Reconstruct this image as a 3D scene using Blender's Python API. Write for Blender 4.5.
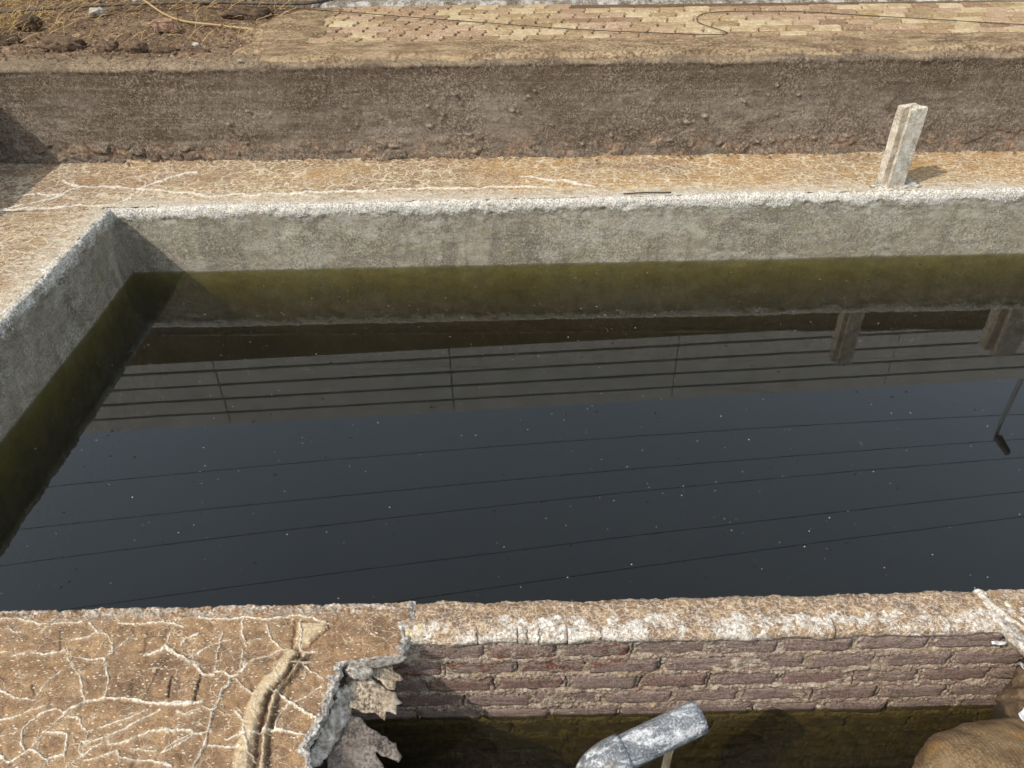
import bpy, bmesh, math, random
import numpy as np
from mathutils import Matrix, Vector

for o in list(bpy.data.objects):
    bpy.data.objects.remove(o)
SC = bpy.context.scene
COL = SC.collection

# ------------------------------------------------------------------ camera
CAM_H, PITCH, ROLL = 2.13, math.radians(37.0), 0.022
cam_d = bpy.data.cameras.new('camera')
cam_d.sensor_width = 36.0
cam_d.lens = 770.0 / 1024.0 * 36.0
cam_d.clip_start = 0.02
cam_d.clip_end = 2000.0
cam = bpy.data.objects.new('camera', cam_d)
COL.objects.link(cam)
_f = Vector((0, math.cos(PITCH), -math.sin(PITCH)))
_r = Vector((1, 0, 0))
_u = Vector((0, math.sin(PITCH), math.cos(PITCH)))
_r2 = _r * math.cos(ROLL) - _u * math.sin(ROLL)
_u2 = _u * math.cos(ROLL) + _r * math.sin(ROLL)
mw = Matrix((_r2, _u2, -_f)).transposed().to_4x4()
mw.translation = (0, 0, CAM_H)
cam.matrix_world = mw
SC.camera = cam

# ------------------------------------------------------------------ sun, sky
SUN = Vector((-0.80, -0.52, 1.0)).normalized()          # towards the sun
elev = math.asin(SUN.z)
world = bpy.data.worlds.new('World')
SC.world = world
world.use_nodes = True
wn = world.node_tree
wn.nodes.clear()
sky = wn.nodes.new('ShaderNodeTexSky')
sky.sky_type = 'NISHITA'
sky.sun_disc = False
sky.sun_elevation = elev
sky.sun_rotation = math.atan2(SUN.x, SUN.y)
sky.air_density = 1.0
sky.dust_density = 4.0
sky.ozone_density = 1.0
bg = wn.nodes.new('ShaderNodeBackground')
bg.inputs['Strength'].default_value = 0.09
wo = wn.nodes.new('ShaderNodeOutputWorld')
wn.links.new(sky.outputs[0], bg.inputs[0])
veil = wn.nodes.new('ShaderNodeBackground')              # thin even high haze over the whole sky
# haze thickens towards the horizon, the same all round
geo = wn.nodes.new('ShaderNodeTexCoord')
sep = wn.nodes.new('ShaderNodeSeparateXYZ')
wn.links.new(geo.outputs['Generated'], sep.inputs[0])
hz = wn.nodes.new('ShaderNodeMapRange')
hz.inputs['From Min'].default_value = 0.05
hz.inputs['From Max'].default_value = 0.95
hz.inputs['To Min'].default_value = 1.42
hz.inputs['To Max'].default_value = 0.32
wn.links.new(sep.outputs['Z'], hz.inputs['Value'])
veil.inputs['Color'].default_value = (0.87, 1.00, 1.13, 1.0)
wn.links.new(hz.outputs[0], veil.inputs['Strength'])
both = wn.nodes.new('ShaderNodeAddShader')
wn.links.new(bg.outputs[0], both.inputs[0])
wn.links.new(veil.outputs[0], both.inputs[1])
wn.links.new(both.outputs[0], wo.inputs[0])

sun_d = bpy.data.lights.new('sun', 'SUN')
sun_d.energy = 3.9
sun_d.angle = math.radians(0.5)
sun_d.color = (1.0, 0.965, 0.92)
sun = bpy.data.objects.new('sun', sun_d)
COL.objects.link(sun)
sun.rotation_mode = 'QUATERNION'
sun.rotation_quaternion = SUN.to_track_quat('Z', 'Y')
sun.location = SUN * 30

SC.view_settings.view_transform = 'Standard'
SC.view_settings.look = 'None'
SC.view_settings.gamma = 1.0
SC.view_settings.exposure = -0.15
SC.render.engine = 'CYCLES'
SC.cycles.max_bounces = 8
SC.cycles.transparent_max_bounces = 16
SC.cycles.caustics_reflective = False
SC.cycles.caustics_refractive = False

# ------------------------------------------------------------------ numeric helpers
WATER = -0.47


def _hash(ix, iy, s):
    h = (ix.astype(np.int64) * 374761393 + iy.astype(np.int64) * 668265263 + s * 974634621) & 0xFFFFFFFF
    h = ((h ^ (h >> 13)) * 1274126177) & 0xFFFFFFFF
    h = ((h ^ (h >> 16)) * 2246822519) & 0xFFFFFFFF
    return ((h ^ (h >> 15)) & 0xFFFFFF) / float(0xFFFFFF)


def gnoise(x, y, s=0):
    x = np.asarray(x, float); y = np.asarray(y, float)
    ix = np.floor(x); iy = np.floor(y)
    fx = x - ix; fy = y - iy
    u = fx * fx * fx * (fx * (fx * 6 - 15) + 10)
    v = fy * fy * fy * (fy * (fy * 6 - 15) + 10)

    def g(dx, dy):
        a = _hash(ix + dx, iy + dy, s) * 2 * math.pi
        return np.cos(a) * (fx - dx) + np.sin(a) * (fy - dy)
    a = g(0, 0); b = g(1, 0); c = g(0, 1); d = g(1, 1)
    return 1.5 * (a + (b - a) * u + (c - a) * v + (a - b - c + d) * u * v)


def fbm(x, y, s=0, octs=4, gain=0.5, lac=2.03):
    t = 0.0; a = 1.0
    for k in range(octs):
        t = t + a * gnoise(x, y, s + k * 17)
        x = x * lac + 3.1; y = y * lac + 1.7
        a *= gain
    return t


def worley(x, y, s=0):
    """F1, F2 - F1, cell value"""
    x = np.asarray(x, float); y = np.asarray(y, float)
    ix = np.floor(x); iy = np.floor(y)
    f1 = np.full(x.shape, 9.0); f2 = np.full(x.shape, 9.0); cid = np.zeros(x.shape)
    for dx in (-1, 0, 1):
        for dy in (-1, 0, 1):
            px = ix + dx + _hash(ix + dx, iy + dy, s)
            py = iy + dy + _hash(ix + dx, iy + dy, s + 91)
            d = np.hypot(px - x, py - y)
            near = d < f1
            f2 = np.where(near, f1, np.minimum(f2, d))
            cid = np.where(near, _hash(ix + dx, iy + dy, s + 7), cid)
            f1 = np.where(near, d, f1)
    return f1, f2 - f1, cid


def sstep(a, b, x):
    t = np.clip((x - a) / (b - a), 0, 1)
    return t * t * (3 - 2 * t)


def spaced(a, b, step):
    n = max(2, int(round(abs(b - a) / step)) + 1)
    return np.linspace(a, b, n)


def cat(*arrs):
    out = list(arrs[0])
    for a in arrs[1:]:
        out += list(a[1:])
    return np.array(out)


# ------------------------------------------------------------------ object helpers
def tag(o, label=None, cat_=None, group=None, kind=None):
    if label: o['label'] = label
    if cat_: o['category'] = cat_
    if group: o['group'] = group
    if kind: o['kind'] = kind
    return o


def link(o, parent=None):
    COL.objects.link(o)
    if parent is not None:
        o.parent = parent
    return o


def empty(name, label, cat_, loc=(0, 0, 0), group=None):
    o = bpy.data.objects.new(name, None)
    o.empty_display_size = 0.1
    o.location = loc
    link(o)
    return tag(o, label, cat_, group)


def grid(name, P, mat, attrs=None, parent=None, flip=False, smooth=True):
    """P (n, m, 3): a sheet of quads as one mesh"""
    n, m = P.shape[:2]
    idx = np.arange(n * m).reshape(n, m)
    q = np.stack([idx[:-1, :-1], idx[1:, :-1], idx[1:, 1:], idx[:-1, 1:]], -1).reshape(-1, 4)
    if flip:
        q = q[:, ::-1]
    me = bpy.data.meshes.new(name)
    me.vertices.add(n * m)
    me.vertices.foreach_set('co', P.reshape(-1).astype(np.float32))
    me.loops.add(q.size)
    me.loops.foreach_set('vertex_index', q.reshape(-1).astype(np.int32))
    me.polygons.add(len(q))
    me.polygons.foreach_set('loop_start', np.arange(0, q.size, 4, dtype=np.int32))
    me.polygons.foreach_set('loop_total', np.full(len(q), 4, dtype=np.int32))
    me.update(calc_edges=True)
    for k, v in (attrs or {}).items():
        a = me.attributes.new(k, 'FLOAT', 'POINT')
        a.data.foreach_set('value', np.broadcast_to(v, (n, m)).reshape(-1).astype(np.float32))
    if smooth:
        me.polygons.foreach_set('use_smooth', np.ones(len(q), dtype=bool))
    me.materials.append(mat)
    return link(bpy.data.objects.new(name, me), parent)


def mesh_obj(name, bm, mat, parent=None, smooth=False):
    me = bpy.data.meshes.new(name)
    bmesh.ops.recalc_face_normals(bm, faces=bm.faces)
    bm.to_mesh(me); bm.free()
    if smooth:
        me.polygons.foreach_set('use_smooth', np.ones(len(me.polygons), dtype=bool))
    me.materials.append(mat)
    return link(bpy.data.objects.new(name, me), parent)


def raw(name, v, f, mat, parent=None, smooth=False):
    me = bpy.data.meshes.new(name)
    me.from_pydata([tuple(p) for p in v], [], [tuple(q) for q in f])
    me.update()
    if smooth:
        me.polygons.foreach_set('use_smooth', np.ones(len(me.polygons), dtype=bool))
    me.materials.append(mat)
    return link(bpy.data.objects.new(name, me), parent)


def box_bm(x0, x1, y0, y1, z0, z1, bevel=0.0, seg=2):
    bm = bmesh.new()
    bmesh.ops.create_cube(bm, size=1.0)
    for v in bm.verts:
        v.co = Vector(((x0 + x1) / 2 + v.co.x * (x1 - x0), (y0 + y1) / 2 + v.co.y * (y1 - y0), (z0 + z1) / 2 + v.co.z * (z1 - z0)))
    if bevel:
        bmesh.ops.bevel(bm, geom=list(bm.edges), offset=bevel, segments=seg, affect='EDGES', profile=0.5)
    return bm


def tube(pts, rad, nseg=8, jitter=0.0, caps=True, seed=0):
    """verts, faces of a round tube along pts (rad a number or list)"""
    pts = [Vector(p) for p in pts]
    n = len(pts)
    rads = rad if hasattr(rad, '__len__') else [rad] * n
    rng = random.Random(seed)
    V = []; F = []
    up = Vector((0, 0, 1))
    t0 = (pts[1] - pts[0]).normalized()
    if abs(t0.dot(up)) > 0.95:
        up = Vector((0, 1, 0))
    nrm = (up - t0 * up.dot(t0)).normalized()
    for i in range(n):
        t = (pts[min(i + 1, n - 1)] - pts[max(i - 1, 0)]).normalized()
        nrm = (nrm - t * nrm.dot(t)).normalized()
        b = t.cross(nrm)
        for k in range(nseg):
            a = 2 * math.pi * k / nseg
            r = rads[i] * (1 + jitter * (rng.random() - 0.5))
            V.append(pts[i] + (nrm * math.cos(a) + b * math.sin(a)) * r)
    for i in range(n - 1):
        for k in range(nseg):
            k2 = (k + 1) % nseg
            F.append((i * nseg + k, i * nseg + k2, (i + 1) * nseg + k2, (i + 1) * nseg + k))
    if caps:
        F.append(tuple(range(nseg - 1, -1, -1)))
        F.append(tuple(range((n - 1) * nseg, n * nseg)))
    return V, F


def smooth_path(pts, per=8):
    """Catmull-Rom through pts"""
    P = [Vector(p) for p in pts]
    P = [P[0] * 2 - P[1]] + P + [P[-1] * 2 - P[-2]]
    out = []
    for i in range(1, len(P) - 2):
        a, b, c, d = P[i - 1:i + 3]
        for k in range(per):
            t = k / per
            out.append(0.5 * ((2 * b) + (c - a) * t + (2 * a - 5 * b + 4 * c - d) * t * t + (3 * b - a - 3 * c + d) * t ** 3))
    out.append(P[-2])
    return out


# ------------------------------------------------------------------ materials
def S(r, g, b):
    """sRGB 0..255 to linear"""
    def c(v):
        v /= 255.0
        return v / 12.92 if v <= 0.04045 else ((v + 0.055) / 1.055) ** 2.4
    return (c(r), c(g), c(b), 1.0)


class Mat:
    def __init__(self, name):
        self.m = bpy.data.materials.new(name)
        self.m.use_nodes = True
        self.nt = self.m.node_tree
        self.nt.nodes.clear()
        self._pos = None

    def n(self, t, **kw):
        nd = self.nt.nodes.new(t)
        for k, v in kw.items():
            setattr(nd, k, v)
        return nd

    def put(self, sock, v):
        if isinstance(v, bpy.types.NodeSocket):
            self.nt.links.new(v, sock)
        elif v is not None:
            sock.default_value = v

    def pos(self):
        if self._pos is None:
            self._pos = self.n('ShaderNodeNewGeometry').outputs['Position']
        return self._pos

    def xyz(self, vec):
        s = self.n('ShaderNodeSeparateXYZ'); self.put(s.inputs[0], vec)
        return s.outputs

    def map(self, vec=None, scale=(1, 1, 1), loc=(0, 0, 0), rot=(0, 0, 0)):
        nd = self.n('ShaderNodeMapping')
        self.put(nd.inputs['Vector'], vec if vec is not None else self.pos())
        nd.inputs['Scale'].default_value = scale
        nd.inputs['Location'].default_value = loc
        nd.inputs['Rotation'].default_value = rot
        return nd.outputs[0]

    def noise(self, scale, detail=6, rough=0.6, vec=None, dist=0.0, out='Fac'):
        nd = self.n('ShaderNodeTexNoise')
        self.put(nd.inputs['Vector'], vec if vec is not None else self.pos())
        nd.inputs['Scale'].default_value = scale
        nd.inputs['Detail'].default_value = detail
        nd.inputs['Roughness'].default_value = rough
        nd.inputs['Distortion'].default_value = dist
        return nd.outputs[out]

    def vor(self, scale, feature='F1', vec=None, rand=1.0, out='Distance'):
        nd = self.n('ShaderNodeTexVoronoi', feature=feature)
        self.put(nd.inputs['Vector'], vec if vec is not None else self.pos())
        nd.inputs['Scale'].default_value = scale
        nd.inputs['Randomness'].default_value = rand
        return nd.outputs[out]

    def warp(self, scale, amount, vec=None, detail=3):
        v = vec if vec is not None else self.pos()
        c = self.noise(scale, detail, 0.6, v, out='Color')
        a = self.n('ShaderNodeVectorMath', operation='SUBTRACT')
        self.put(a.inputs[0], c); a.inputs[1].default_value = (0.5, 0.5, 0.5)
        b = self.n('ShaderNodeVectorMath', operation='SCALE')
        self.put(b.inputs[0], a.outputs[0]); b.inputs['Scale'].default_value = amount
        d = self.n('ShaderNodeVectorMath', operation='ADD')
        self.put(d.inputs[0], v); self.put(d.inputs[1], b.outputs[0])
        return d.outputs[0]

    def ramp(self, fac, stops, interp='LINEAR'):
        nd = self.n('ShaderNodeValToRGB')
        nd.color_ramp.interpolation = interp
        e = nd.color_ramp.elements
        while len(e) < len(stops):
            e.new(0.5)
        for el, (p, c) in zip(e, stops):
            el.position = p
            el.color = c if hasattr(c, '__len__') else (c, c, c, 1)
        self.put(nd.inputs[0], fac)
        return nd.outputs[0]

    def step(self, v, a, b):
        nd = self.n('ShaderNodeMapRange', interpolation_type='SMOOTHSTEP')
        self.put(nd.inputs['Value'], v)
        nd.inputs['From Min'].default_value = a
        nd.inputs['From Max'].default_value = b
        return nd.outputs[0]

    def mix(self, fac, a, b, blend='MIX'):
        nd = self.n('ShaderNodeMix', data_type='RGBA', blend_type=blend)
        self.put(nd.inputs[0], fac); self.put(nd.inputs[6], a); self.put(nd.inputs[7], b)
        return nd.outputs[2]

    def math(self, op, a, b=None, c=None, clamp=False):
        nd = self.n('ShaderNodeMath', operation=op, use_clamp=clamp)
        self.put(nd.inputs[0], a)
        if b is not None: self.put(nd.inputs[1], b)
        if c is not None: self.put(nd.inputs[2], c)
        return nd.outputs[0]

    def speckle(self, base, scale, dark, light, ad=0.6, al=0.5, seed=0.0, detail=3, width=0.08):
        patchy = self.step(self.noise(scale * 0.055, 4, 0.65, self.map(loc=(seed + 4, 1, 6))), 0.36, 0.62)
        amt = self.math('ADD', self.math('MULTIPLY', patchy, 0.75), 0.22)
        ad = self.math('MULTIPLY', amt, ad * 1.2, clamp=True)
        al = self.math('MULTIPLY', amt, al * 1.15, clamp=True)
        n = self.noise(scale, detail, 0.7, self.map(loc=(seed, seed * 2, seed * 3)))
        base = self.mix(self.math('MULTIPLY', self.step(n, 0.50, 0.50 + width), ad), base, dark)
        return self.mix(self.math('MULTIPLY', self.step(n, 0.48, 0.48 - width), al), base, light)

    def attr(self, name):
        return self.n('ShaderNodeAttribute', attribute_name=name).outputs['Fac']

    def rnd(self):
        return self.n('ShaderNodeObjectInfo').outputs['Random']

    def bump(self, h, dist=0.01, strength=1.0, normal=None):
        nd = self.n('ShaderNodeBump')
        nd.inputs['Strength'].default_value = strength
        nd.inputs['Distance'].default_value = dist
        self.put(nd.inputs['Height'], h)
        if normal is not None: self.put(nd.inputs['Normal'], normal)
        return nd.outputs[0]

    def out(self, color, rough=0.9, normal=None, spec=0.25, metallic=0.0):
        p = self.n('ShaderNodeBsdfPrincipled')
        self.put(p.inputs['Base Color'], color)
        self.put(p.inputs['Roughness'], rough)
        self.put(p.inputs['Metallic'], metallic)
        p.inputs['Specular IOR Level'].default_value = spec
        if normal is not None: self.put(p.inputs['Normal'], normal)
        o = self.n('ShaderNodeOutputMaterial')
        self.nt.links.new(p.outputs[0], o.inputs[0])
        return self.m


# ------------------------------------------------------------------ the materials
def make_tank_plaster():
    M = Mat('grey_plaster')
    salt = M.attr('salt')
    z = M.xyz(M.pos())[2]
    big = M.noise(2.3, 5, 0.62)
    mid = M.noise(14, 6, 0.68)
    fine = M.noise(120, 5, 0.75)
    grit = M.noise(420, 3, 0.7)
    base = M.ramp(M.math('ADD', M.math('MULTIPLY', mid, 0.55), M.math('MULTIPLY', big, 0.45)),
                  [(0.35, S(122, 112, 95)), (0.5, S(155, 144, 123)), (0.64, S(186, 175, 152))])
    green = M.step(M.noise(5.5, 5, 0.6, M.map(scale=(1, 1, 2.2), loc=(7, 3, 1))), 0.52, 0.72)
    base = M.mix(M.math('MULTIPLY', green, 0.6), base, S(146, 140, 96))
    drip = M.step(M.noise(5, 5, 0.65, M.map(scale=(1.6, 1.6, 0.22), loc=(2, 7, 0))), 0.52, 0.64)
    base = M.mix(M.math('MULTIPLY', drip, 0.55), base, S(106, 98, 82))
    pat = M.step(M.noise(4.2, 5, 0.7, M.map(scale=(0.8, 0.8, 1.5), loc=(5, 5, 5))), 0.54, 0.62)
    base = M.mix(M.math('MULTIPLY', pat, 0.45), base, S(196, 189, 170))
    # horizontal trowel lines low on the face
    lines = M.noise(9, 3, 0.6, M.map(scale=(0.25, 0.25, 6.0)))
    base = M.mix(M.math('MULTIPLY', M.step(lines, 0.5, 0.7), 0.22), base, S(104, 96, 84))
    base = M.speckle(base, 75, S(98, 90, 76), S(204, 196, 176), 0.42, 0.42)
    base = M.speckle(base, 190, S(90, 82, 70), S(206, 198, 180), 0.4, 0.4, 3)
    # white bloom under the lip
    bloom = M.math('MULTIPLY', M.step(M.noise(11, 6, 0.7, M.map(scale=(0.8, 0.8, 1.6))), 0.5, 0.72), M.step(z, -0.3, -0.1))
    base = M.mix(M.math('MULTIPLY', bloom, 0.55), base, S(205, 200, 186))
    # salt on the lip
    sm = M.math('ADD', salt, M.math('MULTIPLY', M.math('SUBTRACT', M.noise(34, 6, 0.78), 0.5), 2.0))
    sm = M.math('ADD', sm, M.math('MULTIPLY', M.math('SUBTRACT', M.noise(7, 5, 0.7, M.map(scale=(0.7, 0.7, 1.6))), 0.5), 1.3))
    saltc = M.ramp(M.noise(95, 5, 0.7), [(0.38, S(146, 136, 120)), (0.47, S(200, 191, 174)), (0.56, S(234, 228, 215))])
    saltc = M.speckle(saltc, 120, S(104, 92, 76), S(240, 236, 226), 0.6, 0.4, 5)
    base = M.mix(M.math('MULTIPLY', M.step(sm, 0.42, 0.72), 0.95), base, saltc)
    # algae below the water line
    alg = M.ramp(M.noise(7, 5, 0.6), [(0.33, S(110, 99, 50)), (0.67, S(138, 126, 72))])
    base = M.mix(M.step(z, WATER + 0.004, WATER - 0.02), base, alg)
    h = M.math('ADD', M.math('MULTIPLY', fine, 0.7), M.math('MULTIPLY', grit, 0.5))
    return M.out(base, 0.92, M.bump(M.math('ADD', h, M.noise(60, 5, 0.75)), 0.007, 0.8), 0.2)


def crust_colour(M, grey_amount=0.0):
    """ochre mud crust with fine white crystals; returns colour socket, height socket"""
    big = M.noise(3.1, 4, 0.6)
    mid = M.noise(16, 6, 0.65)
    base = M.ramp(M.math('ADD', M.math('MULTIPLY', mid, 0.6), M.math('MULTIPLY', big, 0.4)),
                  [(0.36, S(110, 84, 62)), (0.46, S(138, 108, 78)), (0.55, S(158, 126, 90)), (0.66, S(176, 147, 111))])
    g = M.step(M.noise(6.5, 5, 0.65, M.map(loc=(4, 9, 2))), 0.5, 0.7)
    base = M.mix(M.math('MULTIPLY', g, 0.55), base, S(118, 96, 80))
    return base


def make_platform_crust():
    M = Mat('cracked_salt_crust')
    base = crust_colour(M)
    salt = M.attr('salt'); dirt = M.attr('dirt'); pale = M.attr('pale'); rim = M.attr('rim')
    dk = M.step(M.noise(5.5, 6, 0.7, M.map(loc=(6, 2, 4))), 0.50, 0.66)
    base = M.mix(M.math('MULTIPLY', dk, 0.6), base, S(96, 74, 58))
    gr = M.step(M.noise(9, 6, 0.72, M.map(loc=(1, 8, 3))), 0.54, 0.68)
    base = M.mix(M.math('MULTIPLY', gr, 0.45), base, S(158, 140, 120))
    halo = M.math('MULTIPLY', M.attr('halo'), M.step(M.noise(45, 5, 0.75), 0.42, 0.6))
    base = M.mix(M.math('MULTIPLY', halo, 0.55), base, S(198, 176, 146))
    # patchy thin veil of salt near the long cracks
    edge = M.step(M.xyz(M.pos())[1], 1.56, 1.61)
    veil = M.step(M.noise(24, 6, 0.72), 0.45, 0.7)
    base = M.mix(M.math('MULTIPLY', veil, 0.10), base, S(200, 178, 150))
    base = M.mix(pale, base, M.ramp(M.noise(40, 5, 0.7), [(0.3, S(180, 156, 118)), (0.65, S(222, 202, 166))]))
    base = M.mix(M.math('MULTIPLY', dirt, 0.8), base, S(72, 56, 44))
    # fine secondary cracks
    w = M.warp(9, 0.10)
    c1 = M.vor(14, 'DISTANCE_TO_EDGE', M.map(w, scale=(0.7, 1.2, 1.0), rot=(0, 0, 0.45)))
    brk = M.step(M.noise(6, 4, 0.6, M.map(loc=(1, 5, 8))), 0.36, 0.55)
    l1 = M.math('MULTIPLY', M.step(c1, 0.030, 0.008), brk)
    base = M.mix(M.math('MULTIPLY', l1, 0.45), base, S(226, 206, 176))
    # white flecks
    fv = M.map(M.warp(30, 0.02), scale=(1, 2.1, 1), rot=(0, 0, -0.5))
    f1 = M.vor(60, 'F1', fv)
    fc = M.xyz(M.vor(60, 'F1', fv, out='Color'))[0]
    fl = M.math('MULTIPLY', M.step(f1, 0.36, 0.20), M.step(fc, 0.62, 0.66))
    base = M.mix(M.math('MULTIPLY', fl, 0.85), base, S(236, 218, 190))
    grit = M.noise(330, 3, 0.7)
    base = M.speckle(base, 130, S(88, 66, 48), S(198, 168, 128), 0.3, 0.2)
    base = M.speckle(base, 300, S(80, 58, 42), S(206, 178, 138), 0.36, 0.2, 3)
    # rough white line next to the water, and the torn rim
    em = M.math('MULTIPLY', edge, M.step(M.noise(38, 6, 0.75, M.map(scale=(0.6, 1, 1))), 0.44, 0.58))
    greyc = M.ramp(M.noise(60, 6, 0.75), [(0.35, S(104, 92, 80)), (0.5, S(176, 166, 152)), (0.64, S(226, 220, 208))])
    base = M.mix(M.math('MULTIPLY', em, 0.85), base, greyc)
    rimm = M.step(M.math('ADD', rim, M.math('MULTIPLY', M.math('SUBTRACT', M.noise(45, 5, 0.7), 0.5), 1.0)), 0.38, 0.6)
    base = M.mix(rimm, base, greyc)
    sc = M.ramp(M.noise(120, 4, 0.7), [(0.36, S(166, 146, 118)), (0.48, S(212, 197, 172)), (0.58, S(234, 225, 208))])
    sm = M.math('MULTIPLY', salt, M.step(M.noise(70, 5, 0.75), 0.30, 0.42))
    base = M.mix(sm, base, sc)
    h = M.math('ADD', M.math('MULTIPLY', grit, 0.5), M.math('ADD', M.math('MULTIPLY', M.noise(110, 4, 0.7), 0.8), M.math('MULTIPLY', fl, 0.35)))
    h = M.math('ADD', h, M.math('MULTIPLY', l1, 0.5))
    return M.out(base, 0.9, M.bump(h, 0.005, 0.9), 0.25)


def make_ledge_crust():
    M = Mat('ochre_salt_ledge')
    P = M.pos(); X, Y, Z = M.xyz(P)
    lip = M.attr('lip')            # 1 at the white lip, 0 at the foot of the wall behind
    big = M.noise(1.4, 4, 0.6); mid = M.noise(11, 6, 0.66)
    base = M.ramp(M.math('ADD', M.math('MULTIPLY', mid, 0.55), M.math('MULTIPLY', big, 0.45)),
                  [(0.36, S(94, 67, 44)), (0.47, S(123, 91, 56)), (0.56, S(147, 113, 66)), (0.66, S(162, 133, 86))])
    rot = M.step(M.noise(2.7, 4, 0.6, M.map(loc=(3, 2, 7))), 0.44, 0.62)
    base = M.mix(M.math('MULTIPLY', rot, 0.6), base, S(126, 94, 70))
    left = M.step(X, -1.6, -2.9)
    base = M.mix(M.math('MULTIPLY', left, 0.6), base, S(132, 100, 80))
    gold = M.step(M.math('ADD', M.noise(1.9, 3, 0.6, M.map(scale=(0.5, 1, 1), loc=(9, 1, 0))), M.math('MULTIPLY', X, 0.03)), 0.42, 0.62)
    base = M.mix(M.math('MULTIPLY', gold, 0.6), base, S(172, 126, 56))
    # streaks along the ledge towards the lip
    st = M.step(M.noise(9, 6, 0.7, M.map(scale=(0.35, 3.2, 1))), 0.46, 0.62)
    base = M.mix(M.math('MULTIPLY', st, M.math('MULTIPLY', M.step(lip, 0.25, 0.8), 0.6)), base, S(196, 172, 126))
    # net of white cracks: three sizes
    w = M.warp(5, 0.16)
    a = M.vor(8.5, 'DISTANCE_TO_EDGE', M.map(w, scale=(0.75, 1.15, 1)))
    b = M.vor(24, 'DISTANCE_TO_EDGE', M.map(w, scale=(0.8, 1.2, 1)))
    c = M.vor(62, 'DISTANCE_TO_EDGE', M.warp(20, 0.04))
    n1 = M.step(M.noise(2.2, 4, 0.6, M.map(loc=(8, 8, 8))), 0.36, 0.52)
    n2 = M.step(M.noise(4.0, 4, 0.6, M.map(loc=(2, 6, 1))), 0.34, 0.52)
    la = M.math('MULTIPLY', M.step(a, 0.058, 0.02), n1)
    lb = M.math('MULTIPLY', M.step(b, 0.115, 0.04), n2)
    lc = M.math('MULTIPLY', M.step(c, 0.18, 0.07), 0.3)
    ln = M.math('MAXIMUM', la, M.math('MAXIMUM', M.math('MULTIPLY', lb, 0.8), lc))
    base = M.mix(M.math('MULTIPLY', ln, 0.85), base, S(222, 207, 178))
    # traced long salt lines
    base = M.mix(M.math('MULTIPLY', M.attr('salt'), M.step(M.noise(60, 4, 0.7), 0.3, 0.5)), base, S(238, 230, 214))
    grit = M.noise(190, 4, 0.75)
    base = M.speckle(base, 62, S(88, 64, 44), S(206, 182, 142), 0.4, 0.26)
    base = M.speckle(base, 150, S(86, 62, 42), S(212, 190, 152), 0.36, 0.22, 4)
    # white bloom creeping from the lip
    sm = M.math('ADD', lip, M.math('MULTIPLY', M.math('SUBTRACT', M.noise(17, 6, 0.72, M.map(scale=(0.5, 1, 1))), 0.5), 0.9))
    base = M.mix(M.math('MULTIPLY', M.step(sm, 0.70, 1.0), 0.85), base, M.ramp(M.noise(90, 5, 0.7), [(0.40, S(156, 140, 114)), (0.58, S(220, 212, 194))]))
    h = M.math('ADD', M.math('MULTIPLY', M.noise(75, 5, 0.75), 1.2), M.math('MULTIPLY', ln, 0.35))
    return M.out(base, 0.9, M.bump(h, 0.007, 0.9), 0.2)


def make_retaining():
    M = Mat('brown_mud_plaster')
    z = M.xyz(M.pos())[2]
    big = M.noise(1.7, 5, 0.6); mid = M.noise(12, 6, 0.7); fine = M.noise(110, 5, 0.75); grit = M.noise(300, 3, 0.7)
    base = M.ramp(M.math('ADD', M.math('MULTIPLY', mid, 0.5), M.math('MULTIPLY', big, 0.5)),
                  [(0.36, S(78, 67, 55)), (0.5, S(104, 92, 79)), (0.64, S(134, 122, 107))])
    up = M.step(z, 0.36, 0.62)
    base = M.mix(M.math('MULTIPLY', up, 0.6), base, S(92, 74, 57))
    hs = M.noise(3.0, 5, 0.65, M.map(scale=(0.35, 0.35, 11)))
    base = M.mix(M.math('MULTIPLY', M.step(hs, 0.52, 0.66), 0.35), base, S(150, 136, 116))
    base = M.mix(M.math('MULTIPLY', M.step(hs, 0.46, 0.34), 0.35), base, S(76, 63, 52))
    gl = M.math('MULTIPLY', M.step(M.noise(4.5, 5, 0.7, M.map(scale=(0.7, 1, 2))), 0.45, 0.66), M.step(z, 0.55, 0.3))
    base = M.mix(M.math('MULTIPLY', gl, 0.5), base, S(160, 147, 130))
    low = M.math('MULTIPLY', M.step(z, 0.2, 0.06), M.step(M.noise(7, 5, 0.7, M.map(scale=(1, 1, 1.8))), 0.48, 0.60))
    red = M.ramp(M.noise(20, 4, 0.7), [(0.38, S(110, 84, 68)), (0.52, S(146, 116, 94)), (0.62, S(182, 156, 128))])
    base = M.mix(M.math('MULTIPLY', low, 0.85), base, red)
    lump = M.attr('lump')
    base = M.mix(lump, base, S(176, 160, 138))
    base = M.mix(M.math('MULTIPLY', M.attr('top'), 0.8), base, M.ramp(M.noise(14, 6, 0.7), [(0.35, S(132, 112, 88)), (0.65, S(176, 154, 122))]))
    base = M.speckle(base, 55, S(74, 58, 44), S(186, 168, 144), 0.42, 0.36)
    base = M.speckle(base, 140, S(66, 52, 40), S(190, 172, 148), 0.45, 0.38, 4)
    h = M.math('ADD', M.math('MULTIPLY', fine, 0.8), M.math('MULTIPLY', grit, 0.5))
    return M.out(base, 0.95, M.bump(M.math('ADD', h, M.noise(45, 5, 0.75)), 0.010, 1.0), 0.15)


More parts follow.
